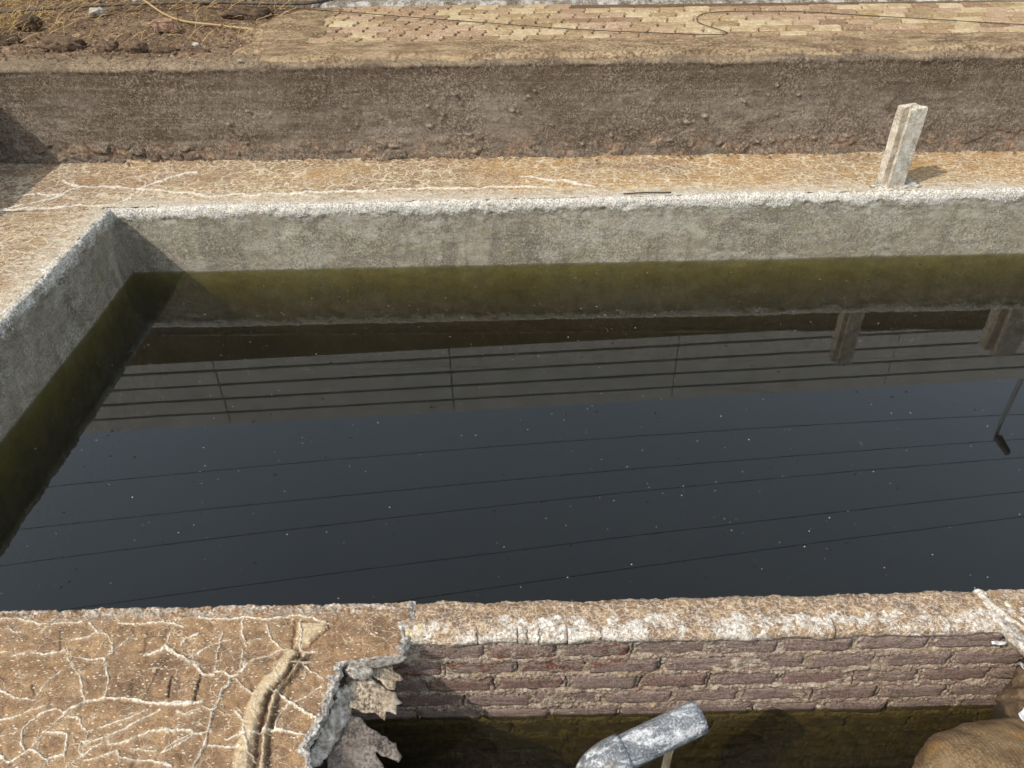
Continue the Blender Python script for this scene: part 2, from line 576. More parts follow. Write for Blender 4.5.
def make_dirt():
    M = Mat('dry_brown_earth')
    big = M.noise(1.6, 5, 0.6); mid = M.noise(9, 6, 0.7); fine = M.noise(70, 6, 0.75)
    base = M.ramp(M.math('ADD', M.math('MULTIPLY', mid, 0.5), M.math('MULTIPLY', big, 0.5)),
                  [(0.36, S(88, 70, 54)), (0.5, S(118, 97, 76)), (0.64, S(146, 124, 100))])
    base = M.speckle(base, 30, S(86, 60, 42), S(192, 162, 128), 0.5, 0.4)
    base = M.speckle(base, 90, S(80, 56, 40), S(204, 176, 142), 0.5, 0.4, 3)
    f1 = M.vor(38, 'F1', M.warp(20, 0.02)); fc = M.xyz(M.vor(38, 'F1', M.warp(20, 0.02), out='Color'))[0]
    base = M.mix(M.math('MULTIPLY', M.step(f1, 0.34, 0.2), M.step(fc, 0.86, 0.9)), base, S(206, 190, 164))
    return M.out(base, 0.96, M.bump(fine, 0.016, 1.0), 0.1)


def make_simple(name, stops, scale, bump=0.004, rough=0.9, spec=0.2, grit=0.35, gscale=200, stretch=(1, 1, 1), rnd=0.0):
    M = Mat(name)
    v = M.map(scale=stretch)
    a = M.noise(scale, 6, 0.68, v)
    fac = a
    if rnd:
        fac = M.math('ADD', a, M.math('MULTIPLY', M.math('SUBTRACT', M.rnd(), 0.5), rnd))
    base = M.ramp(fac, [(p, S(*c)) for p, c in stops])
    g = M.noise(gscale, 4, 0.75)
    dark = tuple(max(0, v_ * 0.55) for v_ in stops[0][1])
    lite = tuple(min(250, v_ * 1.12) for v_ in stops[-1][1])
    base = M.speckle(base, gscale * 0.6, S(*dark), S(*lite), grit, grit * 0.8)
    h = M.math('ADD', g, a)
    return M.out(base, rough, M.bump(h, bump, 0.9), spec)


def make_brick():
    M = Mat('washed_brick')
    rn = M.rnd()
    red = M.attr('red')
    mid = M.noise(22, 6, 0.7); fine = M.noise(130, 5, 0.75); streak = M.noise(30, 5, 0.7, M.map(scale=(0.4, 1, 2.6)))
    base = M.ramp(M.math('ADD', M.math('MULTIPLY', streak, 0.7), M.math('MULTIPLY', mid, 0.3)),
                  [(0.36, S(114, 95, 87)), (0.5, S(145, 123, 112)), (0.64, S(173, 151, 138))])
    X, Y, Z = M.xyz(M.pos())
    redc = M.ramp(mid, [(0.36, S(98, 58, 48)), (0.6, S(134, 84, 68))])
    tint = M.math('MULTIPLY', M.step(rn, 0.45, 1.0), M.step(Z, -0.14, -0.34))
    base = M.mix(M.math('MULTIPLY', tint, 0.5), base, redc)
    patch = M.math('MULTIPLY', M.n('ShaderNodeObjectInfo').outputs['Alpha'], 1.0)
    bare = M.math('MULTIPLY', M.step(M.noise(17, 5, 0.65, M.map(scale=(0.7, 1, 1.5), loc=(5, 0, 3))), 0.53, 0.58), M.math('SUBTRACT', 1.0, patch))
    base = M.mix(bare, base, redc)
    base = M.speckle(base, 90, S(84, 66, 56), S(194, 172, 150), 0.42, 0.36)
    base = M.speckle(base, 230, S(76, 58, 48), S(200, 180, 158), 0.45, 0.36, 3)
    wet = M.ramp(mid, [(0.35, S(62, 50, 24)), (0.65, S(98, 80, 42))])
    base = M.mix(M.step(Z, -0.475, -0.49), base, wet)
    return M.out(base, 0.93, M.bump(M.math('ADD', fine, M.math('MULTIPLY', streak, 0.8)), 0.006, 1.0), 0.15)


def make_mortar():
    M = Mat('lumpy_mortar')
    X, Y, Z = M.xyz(M.pos())
    mid = M.noise(26, 6, 0.72); fine = M.noise(150, 5, 0.75)
    base = M.ramp(mid, [(0.36, S(136, 112, 94)), (0.5, S(172, 150, 128)), (0.62, S(206, 188, 164))])
    yel = M.step(M.noise(9, 5, 0.65, M.map(loc=(2, 2, 9))), 0.54, 0.66)
    base = M.mix(M.math('MULTIPLY', yel, 0.45), base, S(184, 160, 112))
    base = M.mix(M.math('MULTIPLY', M.attr('crack'), 0.85), base, S(40, 30, 26))
    saltm = M.math('MULTIPLY', M.step(Z, -0.16, -0.04), M.step(M.noise(19, 6, 0.7, M.map(scale=(0.7, 1, 1))), 0.46, 0.6))
    base = M.mix(M.math('MULTIPLY', saltm, 0.8), base, S(216, 204, 186))
    base = M.speckle(base, 85, S(94, 74, 60), S(224, 206, 182), 0.5, 0.45)
    base = M.speckle(base, 220, S(88, 68, 56), S(228, 212, 190), 0.5, 0.4, 3)
    wet = M.ramp(mid, [(0.35, S(76, 63, 30)), (0.65, S(120, 102, 56))])
    base = M.mix(M.step(Z, -0.475, -0.49), base, wet)
    return M.out(base, 0.93, M.bump(fine, 0.007, 1.0), 0.15)


def make_cap():
    M = Mat('salt_cap')
    salt = M.attr('salt')
    base = M.ramp(M.noise(19, 6, 0.7), [(0.37, S(104, 82, 60)), (0.5, S(140, 112, 80)), (0.62, S(166, 140, 104))])
    w = M.warp(14, 0.05)
    a = M.vor(42, 'DISTANCE_TO_EDGE', M.map(w, scale=(0.8, 1.2, 1)))
    la = M.step(a, 0.12, 0.03)
    base = M.mix(M.math('MULTIPLY', la, 0.35), base, S(232, 216, 196))
    base = M.mix(M.attr('low'), base, S(140, 126, 108))
    sm = M.math('ADD', salt, M.math('MULTIPLY', M.math('SUBTRACT', M.noise(22, 6, 0.78), 0.5), 2.6))
    sc = M.ramp(M.noise(70, 6, 0.75), [(0.38, S(138, 122, 104)), (0.48, S(194, 183, 166)), (0.58, S(226, 220, 208))])
    base = M.mix(M.step(sm, 0.4, 0.62), base, sc)
    fine = M.noise(170, 5, 0.75)
    base = M.speckle(base, 110, S(98, 76, 58), S(236, 226, 208), 0.5, 0.25)
    base = M.speckle(base, 260, S(92, 70, 54), S(240, 230, 214), 0.45, 0.22, 3)
    base = M.mix(M.math('MULTIPLY', M.attr('crack'), 0.9), base, S(44, 34, 28))
    yel = M.math('MULTIPLY', M.step(M.noise(5.2, 3, 0.5, M.map(loc=(0.4, 0, 0))), 0.64, 0.72), 0.5)
    base = M.mix(yel, base, S(214, 188, 96))
    return M.out(base, 0.9, M.bump(M.math('ADD', fine, M.math('MULTIPLY', la, 0.3)), 0.004, 0.8), 0.2)


def make_water(name, top=True):
    M = Mat(name)
    tr = M.n('ShaderNodeBsdfTransparent'); tr.inputs[0].default_value = (1, 1, 1, 1)
    df = M.n('ShaderNodeBsdfDiffuse')
    mur = M.ramp(M.noise(1.3, 4, 0.6), [(0.35, (0.030, 0.032, 0.022, 1)), (0.65, (0.040, 0.042, 0.030, 1))])
    M.put(df.inputs[0], mur)
    body = M.n('ShaderNodeMixShader'); body.inputs[0].default_value = 0.16
    M.nt.links.new(tr.outputs[0], body.inputs[1]); M.nt.links.new(df.outputs[0], body.inputs[2])
    gl = M.n('ShaderNodeBsdfGlossy'); gl.inputs['Roughness'].default_value = 0.012
    nb = M.bump(M.noise(1.6, 1, 0.5), 0.002, 0.08)
    M.put(gl.inputs['Normal'], nb)
    fr = M.n('ShaderNodeFresnel')
    back = M.n('ShaderNodeNewGeometry').outputs['Backfacing']
    M.put(fr.inputs['IOR'], M.math('SUBTRACT', 1.60, M.math('MULTIPLY', back, 1.60 - 1 / 1.60)))   # index raised to brighten the mirrored sky, equal from both sides
    s = M.n('ShaderNodeMixShader')
    M.put(s.inputs[0], fr.outputs[0])
    M.nt.links.new(body.outputs[0], s.inputs[1]); M.nt.links.new(gl.outputs[0], s.inputs[2])
    va = M.n('ShaderNodeVolumeAbsorption')
    va.inputs['Color'].default_value = (0.66, 0.62, 0.0, 1)
    va.inputs['Density'].default_value = 4.3
    o = M.n('ShaderNodeOutputMaterial')
    M.nt.links.new((s if top else tr).outputs[0], o.inputs['Surface'])
    M.nt.links.new(va.outputs[0], o.inputs['Volume'])
    return M.m


def make_pvc():
    M = Mat('grey_pvc')
    base = M.ramp(M.noise(9, 5, 0.6), [(0.35, S(84, 87, 90)), (0.65, S(126, 129, 131))])
    sm = M.noise(11, 6, 0.62, M.map(scale=(0.55, 2.4, 2.0), rot=(0, 0, -0.38)), 0.7)
    white = M.math('MULTIPLY', M.step(M.math('ADD', sm, M.math('MULTIPLY', M.math('SUBTRACT', M.noise(55, 5, 0.75), 0.5), 0.5)), 0.50, 0.60), M.step(M.noise(120, 4, 0.75), 0.30, 0.46))
    base = M.mix(M.math('MULTIPLY', white, 0.85), base, M.ramp(M.noise(60, 5, 0.7), [(0.36, S(150, 150, 148)), (0.6, S(222, 222, 219))]))
    base = M.speckle(base, 150, S(70, 70, 68), S(196, 194, 188), 0.5, 0.4)
    dirt = M.step(M.noise(30, 5, 0.7, M.map(loc=(3, 3, 3))), 0.58, 0.7)
    base = M.mix(M.math('MULTIPLY', dirt, 0.5), base, S(142, 124, 98))
    base = M.mix(M.math('MULTIPLY', M.step(M.noise(140, 4, 0.7), 0.52, 0.7), 0.4), base, S(84, 82, 80))
    return M.out(base, M.ramp(M.noise(25, 4, 0.6), [(0.4, 0.28), (0.6, 0.6)]), M.bump(M.noise(90, 4, 0.7), 0.002, 0.7), 0.5)


def make_bag():
    M = Mat('mud_caked_cloth')
    X, Y, Z = M.xyz(M.pos())
    mid = M.noise(7, 6, 0.65)
    base = M.ramp(mid, [(0.36, S(84, 63, 44)), (0.5, S(114, 90, 62)), (0.64, S(138, 116, 84))])
    base = M.mix(M.math('MULTIPLY', M.step(M.noise(4.5, 4, 0.6, M.map(loc=(1, 0, 2))), 0.54, 0.66), 0.6), base, S(160, 120, 66))
    thr = M.n('ShaderNodeTexWave', wave_type='BANDS', bands_direction='X')
    M.put(thr.inputs['Vector'], M.warp(14, 0.02)); thr.inputs['Scale'].default_value = 26; thr.inputs['Distortion'].default_value = 1.5
    base = M.mix(M.math('MULTIPLY', thr.outputs['Fac'], 0.14), base, S(96, 68, 44))
    g = M.noise(220, 4, 0.75)
    base = M.speckle(base, 140, S(80, 60, 42), S(190, 164, 126), 0.4, 0.25)
    h = M.math('ADD', M.math('MULTIPLY', thr.outputs['Fac'], 0.2), g)
    return M.out(base, 0.9, M.bump(h, 0.005, 0.9), 0.25)


def make_paver(name, stops):
    M = Mat(name)
    rn = M.rnd()
    a = M.noise(12, 6, 0.7)
    base = M.ramp(M.math('ADD', a, M.math('MULTIPLY', M.math('SUBTRACT', rn, 0.5), 0.46)), [(p, S(*c)) for p, c in stops])
    dust = M.step(M.noise(3.2, 5, 0.65), 0.46, 0.66)
    base = M.mix(M.math('MULTIPLY', dust, 0.5), base, S(158, 128, 90))
    g = M.noise(160, 4, 0.75)
    base = M.speckle(base, 26, S(150, 118, 82), S(228, 208, 166), 0.4, 0.3, 2)
    base = M.speckle(base, 85, S(126, 98, 70), S(232, 214, 178), 0.45, 0.35)
    return M.out(base, 0.93, M.bump(M.math('ADD', g, a), 0.008, 0.8), 0.15)


plaster = make_tank_plaster()
platform_m = make_platform_crust()
ledge_m = make_ledge_crust()
retain_m = make_retaining()
dirt_m = make_dirt()
brick_m = make_brick()
mortar_m = make_mortar()
cap_m = make_cap()
water_m = make_water('dark_pond_water')
water_in_m = make_water('pond_water_below', False)
pvc_m = make_pvc()
bag_m = make_bag()
ground_m = make_simple('pale_ground', [(0.35, (140, 112, 82)), (0.65, (178, 150, 116))], 3, 0.01)
floor_m = make_simple('pond_mud', [(0.35, (34, 32, 20)), (0.65, (52, 47, 28))], 5, 0.01)
haunch_m = make_simple('sandy_mortar', [(0.37, (112, 91, 68)), (0.5, (142, 119, 90)), (0.63, (170, 148, 116))], 9, 0.012, grit=0.55, gscale=70, stretch=(0.6, 1.2, 1))
plinth_m = make_simple('mottled_plinth', [(0.38, (104, 94, 80)), (0.5, (136, 127, 112)), (0.6, (184, 178, 168))], 9, 0.012, grit=0.5, gscale=110)
paver_yellow = make_paver('yellow_paver', [(0.3, (140, 118, 86)), (0.5, (174, 153, 116)), (0.7, (198, 180, 145))])
paver_pink = make_paver('pink_paver', [(0.3, (128, 102, 80)), (0.5, (156, 128, 103)), (0.7, (178, 152, 126))])
joint_m = make_simple('dusty_joint', [(0.35, (92, 72, 52)), (0.65, (124, 100, 74))], 14, 0.006)
post_m = make_simple('weathered_concrete', [(0.36, (156, 143, 122)), (0.5, (190, 178, 157)), (0.64, (216, 207, 190))], 14, 0.006, grit=0.35, gscale=130)
panel_m = make_simple('precast_concrete', [(0.35, (206, 204, 196)), (0.65, (226, 224, 216))], 3, 0.004, grit=0.15)
mudbase_m = make_simple('mud_base', [(0.35, (84, 70, 48)), (0.65, (112, 96, 68))], 3, 0.006, grit=0.3)
panelpost_m = make_simple('precast_post', [(0.35, (176, 174, 166)), (0.65, (196, 194, 186))], 3, 0.004, grit=0.2)
flake_m = make_simple('torn_crust', [(0.34, (128, 108, 88)), (0.5, (186, 166, 138)), (0.66, (218, 202, 176))], 17, 0.007, grit=0.6, gscale=170)
greyflake_m = make_simple('grey_torn_crust', [(0.34, (92, 82, 74)), (0.5, (128, 116, 104)), (0.66, (160, 148, 134))], 17, 0.007, grit=0.6, gscale=170)
rimwhite_m = make_simple('grey_white_rim', [(0.38, (128, 118, 104)), (0.5, (176, 166, 150)), (0.6, (216, 208, 194))], 34, 0.007, grit=0.5, gscale=200)
mudcrust_m = make_simple('mud_crust', [(0.36, (92, 74, 56)), (0.5, (122, 102, 78)), (0.64, (150, 130, 104))], 14, 0.008, grit=0.5, gscale=150)
shade_m = make_simple('earth_in_shade', [(0.35, (58, 48, 40)), (0.65, (84, 70, 58))], 9, 0.01)  # earth colour darkened to stand for the shade under the platforms
clod_m = make_simple('earth_clod', [(0.34, (74, 58, 46)), (0.5, (100, 80, 62)), (0.68, (126, 104, 82))], 24, 0.01, grit=0.5, rnd=0.3)
stone_m = make_simple('pale_stone', [(0.34, (140, 128, 110)), (0.5, (186, 174, 154)), (0.66, (214, 204, 186))], 26, 0.006, rnd=0.2)
oldbrick_m = make_simple('broken_brick', [(0.36, (112, 78, 60)), (0.5, (146, 108, 84)), (0.64, (200, 168, 142))], 30, 0.006, grit=0.4)
cable_m = make_simple('dusty_black_cable', [(0.35, (66, 60, 54)), (0.65, (104, 94, 82))], 30, 0.001, 0.6)
wire_m = make_simple('black_wire', [(0.35, (54, 46, 40)), (0.65, (84, 74, 64))], 30, 0.001, 0.6)
rope_m = make_simple('straw_rope', [(0.35, (146, 122, 84)), (0.65, (186, 160, 118))], 60, 0.002)
straw_m = make_simple('dry_straw', [(0.3, (128, 100, 60)), (0.5, (172, 142, 92)), (0.7, (204, 180, 130))], 5, 0.0, grit=0.0)
steel_m = make_simple('galvanised_steel', [(0.35, (120, 122, 122)), (0.65, (160, 162, 160))], 8, 0.001, 0.5, 0.4)
darkmetal_m = make_simple('dark_metal', [(0.35, (86, 88, 90)), (0.65, (112, 114, 116))], 8, 0.001, 0.5, 0.4)
line_m = make_simple('conductor', [(0.35, (38, 38, 40)), (0.65, (54, 54, 56))], 4, 0.0, 0.5)
wood_m = make_simple('pale_wood', [(0.34, (138, 114, 84)), (0.5, (184, 160, 124)), (0.66, (212, 192, 158))], 26, 0.004, stretch=(2, 2, 0.4))
white_m = make_simple('white_scrap', [(0.35, (206, 206, 204)), (0.65, (240, 240, 238))], 20, 0.003, 0.5, 0.4, grit=0.2)
speck_m = make_simple('floating_dust', [(0.35, (196, 190, 172)), (0.65, (236, 232, 220))], 40, 0.0)
darkspeck_m = make_simple('floating_debris', [(0.35, (26, 24, 20)), (0.65, (52, 46, 36))], 40, 0.0)

# ------------------------------------------------------------------ traced shapes, millimetres on the ground plan (x, y)
CRACKS=[(8,[-1580,1331,-1545,1316,-1511,1301,-1452,1295]),(5,[-1453,1296,-1448,1335,-1421,1394]),(8,[-1380,1439,-1354,1428,-1301,1432,-1275,1387,-1251,1334,-1246,1305]),(5,[-1300,1429,-1288,1460,-1245,1504]),(10,[-1436,1504,-1390,1511,-1366,1531,-1402,1566]),(7,[-1366,1531,-1325,1518,-1301,1489,-1286,1456]),(14,[-1342,1248,-1302,1282,-1245,1295,-1191,1293,-1136,1285,-1078,1270,-1033,1274,-953,1277]),(9,[-1342,1248,-1368,1263,-1408,1250,-1435,1227,-1445,1200,-1428,1161,-1411,1144]),(8,[-1530,1236,-1492,1238,-1457,1258,-1413,1274]),(6,[-1504,1185,-1470,1194,-1453,1204]),(9,[-1475,1130,-1433,1107,-1425,1110,-1393,1141,-1375,1134,-1334,1114,-1287,1126,-1307,1184,-1330,1192,-1380,1192]),(6,[-1390,1147,-1377,1185,-1357,1225,-1341,1245]),(8,[-1334,1238,-1297,1234,-1271,1203,-1249,1189,-1244,1169]),(7,[-1250,1192,-1214,1205,-1176,1221,-1141,1230,-1098,1253]),(9,[-1257,1163,-1217,1165,-1183,1174,-1152,1193,-1111,1219,-1058,1252]),(9,[-1265,1091,-1234,1118,-1207,1143,-1179,1165]),(7,[-1257,1163,-1252,1137,-1232,1121]),(11,[-1172,1148,-1137,1154,-1095,1176,-1061,1188,-1012,1191,-948,1189]),(8,[-1226,1106,-1189,1114,-1141,1132,-1127,1113,-1081,1105,-1004,1098,-969,1084]),(6,[-1107,1141,-1067,1133,-1028,1129]),(6,[-1014,1126,-977,1144,-937,1175]),(6,[-1012,1247,-982,1236,-952,1243]),(6,[-1438,1476,-1416,1436,-1375,1389,-1345,1366,-1322,1322,-1301,1289]),(8,[-1597,1452,-1557,1463,-1502,1450,-1439,1464]),(5,[-1649,1466,-1607,1464]),(8,[-1712,1586,-1638,1585,-1557,1565,-1486,1568,-1430,1571]),(9,[-1310,1559,-1230,1557,-1146,1563,-1090,1545]),(6,[-1671,1564,-1644,1538,-1615,1538]),(6,[-1550,1536,-1519,1577]),(15,[-1177,1442,-1129,1453,-1122,1472,-1084,1444,-1035,1419,-990,1395]),(5,[-1122,1472,-1122,1525]),(-4,[-1182,1446,-1201,1527]),(-4,[-1124,1288,-1118,1346,-1123,1437]),(-3,[-1169,1304,-1185,1355]),(-3,[-978,1285,-976,1350]),(8,[-1072,1471,-1060,1499,-1027,1514]),(-3,[-1463,1311,-1484,1340]),(-4,[-1455,1461,-1494,1551]),(14,[-1065,1431,-1017,1411,-970,1368,-939,1367]),(12,[-939,1379,-912,1378,-883,1359,-854,1376,-848,1391]),(10,[-885,1355,-883,1333,-895,1319,-898,1283,-907,1248,-901,1194,-899,1136,-910,1083]),(-5,[-881,1351,-877,1331,-890,1316,-893,1281,-902,1247,-896,1193,-894,1134,-906,1083]),(13,[-1072,1273,-1011,1268,-945,1277]),(8,[-941,1263,-902,1252,-894,1269]),(8,[-851,1392,-871,1454]),(8,[-861,1466,-892,1519,-898,1553,-897,1565]),(8,[-849,1395,-821,1418,-788,1425,-745,1447,-710,1446]),(8,[-817,1546,-801,1509,-780,1480,-746,1451]),(6,[-939,1379,-950,1448,-953,1521]),(-4,[-936,1378,-946,1448,-950,1521]),(6,[-1021,1423,-997,1457,-959,1480,-916,1491]),(5,[-864,1478,-817,1489]),(8,[-1073,1475,-1063,1499,-1027,1518]),(7,[-864,1351,-828,1317,-793,1295]),(7,[-836,1247,-804,1212,-784,1159,-764,1120,-742,1095]),(11,[-844,1160,-797,1172,-759,1175,-724,1184,-679,1183,-645,1172,-612,1161]),(10,[-885,1142,-843,1138,-792,1133]),(12,[-755,1315,-727,1307,-701,1282,-671,1264,-634,1242,-590,1214]),(7,[-684,1264,-706,1230,-708,1183]),(6,[-672,1267,-631,1291,-596,1319]),(7,[-681,1406,-656,1383,-617,1360,-593,1337]),(5,[-763,1405,-747,1366,-733,1347]),(8,[-712,1556,-693,1498,-690,1449,-660,1437,-639,1436]),(8,[-1043,1191,-992,1190,-947,1189]),(7,[-1012,1251,-982,1240,-942,1256]),(7,[-1014,1126,-991,1151,-949,1176,-904,1184]),(8,[-1011,1101,-970,1088]),(10,[-1049,1578,-959,1567,-889,1574,-814,1563,-731,1578,-671,1568,-617,1545]),(-4,[-970,1271,-976,1365]),(-3,[-1053,1294,-1062,1359])]
FOLD = [-713,1427,-740,1366,-770,1323,-782,1266,-784,1198,-783,1133,-772,1078]
GRV1 = [-685,1426,-720,1336,-750,1294,-746,1224,-746,1171,-735,1077]
FOLD2 = [-672,1429,-705,1358,-735,1300,-735,1231,-736,1171,-716,1077]
GRV2 = [-650,1425,-688,1358,-715,1300,-720,1210,-701,1077]
PATCH = [-723,1557,-625,1554,-614,1529,-654,1480,-664,1457,-711,1450]
EDGE = [-342,1581,-339,1553,-364,1536,-354,1466,-364,1421,-499,1402,-546,1401,-553,1357,-569,1244,-591,1180,-608,1133,-588,1096,-570,1053,-558,991]
FL1 = [-505,1443,-413,1454,-404,1441,-407,1433,-384,1428,-371,1411,-392,1399,-393,1371,-414,1368,-439,1392,-473,1399,-449,1381,-417,1364,-388,1363,-383,1347,-367,1335,-384,1324,-381,1293,-413,1298,-414,1271,-444,1291,-479,1284,-519,1289,-541,1383]
FL2 = [-547,1335,-500,1322,-467,1294,-413,1267,-390,1262,-384,1240,-368,1221,-376,1200,-414,1215,-444,1227,-447,1219,-409,1170,-390,1126,-577,1131,-594,1223,-571,1259]


def pts_mm(a):
    return np.array(a, float).reshape(-1, 2) / 1000.0


def poly_dist(x, y, line, reach):
    """distance to a polyline, worked out only within reach of each segment"""
    d = np.full(x.shape, 9.0)
    for (ax, ay), (bx, by) in zip(line[:-1], line[1:]):
        lo_x, hi_x = min(ax, bx) - reach, max(ax, bx) + reach
        lo_y, hi_y = min(ay, by) - reach, max(ay, by) + reach
        m = (x > lo_x) & (x < hi_x) & (y > lo_y) & (y < hi_y)
        if not m.any():
            continue
        px = x[m] - ax; py = y[m] - ay
        vx, vy = bx - ax, by - ay
        t = np.clip((px * vx + py * vy) / max(vx * vx + vy * vy, 1e-9), 0, 1)
        d[m] = np.minimum(d[m], np.hypot(px - t * vx, py - t * vy))
    return d


# ================================================================== SETTING
# ground beyond the pit, out to the horizon
HX0, HX1, HY0, HY1 = -4.0, 9.0, -4.0, 5.80
ring = []
B = 400.0
v = [(-B, -B, .655), (B, -B, .655), (B, B, .655), (-B, B, .655), (HX0, HY0, .655), (HX1, HY0, .655), (HX1, HY1, .655), (HX0, HY1, .655)]
g = raw('ground', v, [(0, 1, 5, 4), (1, 2, 6, 5), (2, 3, 7, 6), (3, 0, 4, 7)], ground_m)
tag(g, kind='structure')


def upY(x):                                   # foot line of the far retaining wall, slightly skewed
    return 5.70 - 0.026 * x


# earth behind the retaining wall, left of the paving
xs = cat(spaced(-9, -4.8, .06), spaced(-4.8, -1.2, .011)); ys = cat(spaced(5.84, 7.2, .011), spaced(7.2, 8.9, .016))
X, Y = np.meshgrid(xs, ys, indexing='ij')
Z = 0.672 + 0.018 * fbm(X * 1.7, Y * 1.7, 3, 3) + 0.012 * fbm(X * 9, Y * 9, 5, 4) + 0.005 * fbm(X * 40, Y * 40, 6, 2)
f1, e, c = worley(X * 9, Y * 9, 4)
Z += np.where(c > 0.72, 0.03 * np.clip(0.45 - f1, 0, 1), 0)
Z += 0.06 * sstep(7.3, 8.6, Y) * (0.7 + 0.5 * fbm(X * 3, Y * 3, 8, 3))
Z = np.where(Y < 6.0, Z * sstep(5.84, 6.0, Y) + 0.668 * (1 - sstep(5.84, 6.0, Y)) + 0.005 * fbm(X * 22, Y * 22, 9, 3), Z)
Z -= 0.05 * sstep(-1.45, -1.2, X)
soil = grid('earth', np.stack([X, Y, Z], -1), dirt_m, flip=False)
tag(soil, kind='structure')

# tank floor, near tank floor
for nm, (x0, x1, y0, y1, z) in (('tank_floor', (-2.8, 9.2, 1.55, 4.95, -1.36)), ('tank_floor', (-0.75, 1.9, -0.3, 1.56, -1.26))):
    t = raw(nm, [(x0, y0, z), (x1, y0, z), (x1, y1, z), (x0, y1, z)], [(0, 1, 2, 3)], floor_m)
    tag(t, kind='structure')

# the two sheets of water, each a closed body
for (x0, x1, y0, y1, zb) in ((-2.70, 9.1, 1.60, 4.885, -1.35), (-0.70, 1.85, -0.25, 1.52, -1.25)):
    w = mesh_obj('water', box_bm(x0, x1, y0, y1, zb, WATER if y1 > 2 else WATER - 0.012), water_m)
    w.data.materials.append(water_in_m)
    for p in w.data.polygons:
        p.material_index = 0 if p.normal.z > 0.9 else 1
    tag(w, kind='structure')


# ------------------------------------------------------------------ tank walls with the salted lip
def wall_profile(step):
    """(offset back from the face, z) from behind the lip to under the water"""
    key = [(0.26, -0.040), (0.17, -0.028), (0.10, -0.014), (0.055, 0.003), (0.024, 0.004), (0.010, -0.014), (0.005, -0.040), (0.007, -0.085), (0.010, -0.13), (0.010, -0.60)]
    out = []
    for a, b in zip(key[:-1], key[1:]):
        n = max(1, int(math.hypot(b[0] - a[0], b[1] - a[1]) / step))
        out += [(a[0] + (b[0] - a[0]) * k / n, a[1] + (b[1] - a[1]) * k / n) for k in range(n)]
    out += [(0.010, -0.60), (0.010, -0.8), (0.010, -1.4)]
    return np.array(out)


def tank_wall(name, along, to_world, seed, step=0.0075, rough=1.0):
    pr = wall_profile(step)
    seg = np.hypot(*np.diff(pr, axis=0).T)
    s = np.concatenate([[0], np.cumsum(seg)])
    tang = np.gradient(pr, axis=0); tang /= np.linalg.norm(tang, axis=1)[:, None] + 1e-9
    nr = np.stack([tang[:, 1], -tang[:, 0]], -1)           # outwards: up on top, to the water on the face
    A, Sx = np.meshgrid(along, s, indexing='ij')
    zz = pr[:, 1][None, :]; oo = pr[:, 0][None, :]
    crest = sstep(-0.15, -0.05, zz) * sstep(0.27, 0.12, oo)
    d = rough * crest * (0.0048 * fbm(A * 13, Sx * 13, seed, 4, .55) + 0.0035 * fbm(A * 70, Sx * 70, seed + 3, 3, .6))
    d += (1 - crest) * (0.003 * fbm(A * 8, Sx * 12, seed + 5, 4) + 0.0012 * fbm(A * 60, Sx * 60, seed + 6, 2))
    f1, e, c = worley(A * 16, Sx * 20, seed + 8)
    d -= rough * crest * np.where(c > 0.80, 0.020 * np.clip(0.5 - f1, 0, 1), 0)
    d += 0.008 * fbm(A * 0.9, Sx * 0.3, seed + 9, 2)
    # ragged step at the lower edge of the lip
    ed = -0.062 + 0.030 * fbm(A * 7, A * 0 + 0.3, seed + 12, 4)
    d += 0.003 * sstep(ed - 0.012, ed + 0.012, zz) * sstep(0.2, 0.02, oo)
    salt = sstep(-0.05, 0.04, zz - ed) * sstep(0.20, 0.07, oo - 0.02 + 0.04 * fbm(A * 5, Sx * 5, seed + 15, 4))
    salt = np.broadcast_to(salt, A.shape)
    off = oo + -d * -nr[:, 0][None, :] * 1.0
    hz = zz + d * nr[:, 1][None, :]
    P = to_world(A, off, hz)
    return P, salt


far_x = cat(spaced(-2.72, 4.4, .0075), np.geomspace(0.03, 4.7, 60) + 4.4)
P, salt = tank_wall('tank_wall', far_x, lambda a, o, z: np.stack([a, 4.85 + o, z + 0 * a], -1), 21)
far_wall = grid('tank_wall', P, plaster, {'salt': salt * .92}, flip=False)
tag(far_wall, 'grey plastered tank wall with white salt lip, sunlit on the far side of the dark water', 'wall', 'plastered tank walls')
near_y = cat(spaced(1.45, 2.4, .02), spaced(2.4, 4.93, .0075))
P, salt = tank_wall('tank_wall', near_y, lambda a, o, z: np.stack([-2.65 - o, a, z + 0 * a], -1), 57, rough=1.7)
left_wall = grid('tank_wall', P, plaster, {'salt': salt * .72}, flip=True)
tag(left_wall, 'shaded grey plastered tank wall with rough crumbling lip, running towards the camera on the left', 'wall', 'plastered tank walls')

# ------------------------------------------------------------------ ochre ledges round the tank
L_LINES = [  # long salt lines near the left corner (x, y) metres
    [(-3.55, 4.86), (-3.30, 4.98), (-3.12, 5.14), (-3.06, 5.27), (-3.25, 5.42)], [(-3.06, 5.27), (-2.9, 5.3), (-2.62, 5.22), (-2.42, 5.18), (-2.05, 5.06)],
    [(-3.45, 4.90), (-3.2, 4.93), (-2.95, 4.95), (-2.72, 4.96)], [(-2.62, 5.22), (-2.5, 5.4), (-2.3, 5.52)], [(-2.62, 5.2), (-2.60, 5.06), (-2.66, 4.95)],
    [(-2.05, 5.06), (-1.5, 5.09), (-0.9, 5.10), (-0.3, 5.12), (0.3, 5.11)], [(-3.12, 5.14), (-3.3, 5.17), (-3.5, 5.12)], [(0.1, 5.3), (0.35, 5.2), (0.6, 5.1)],
]


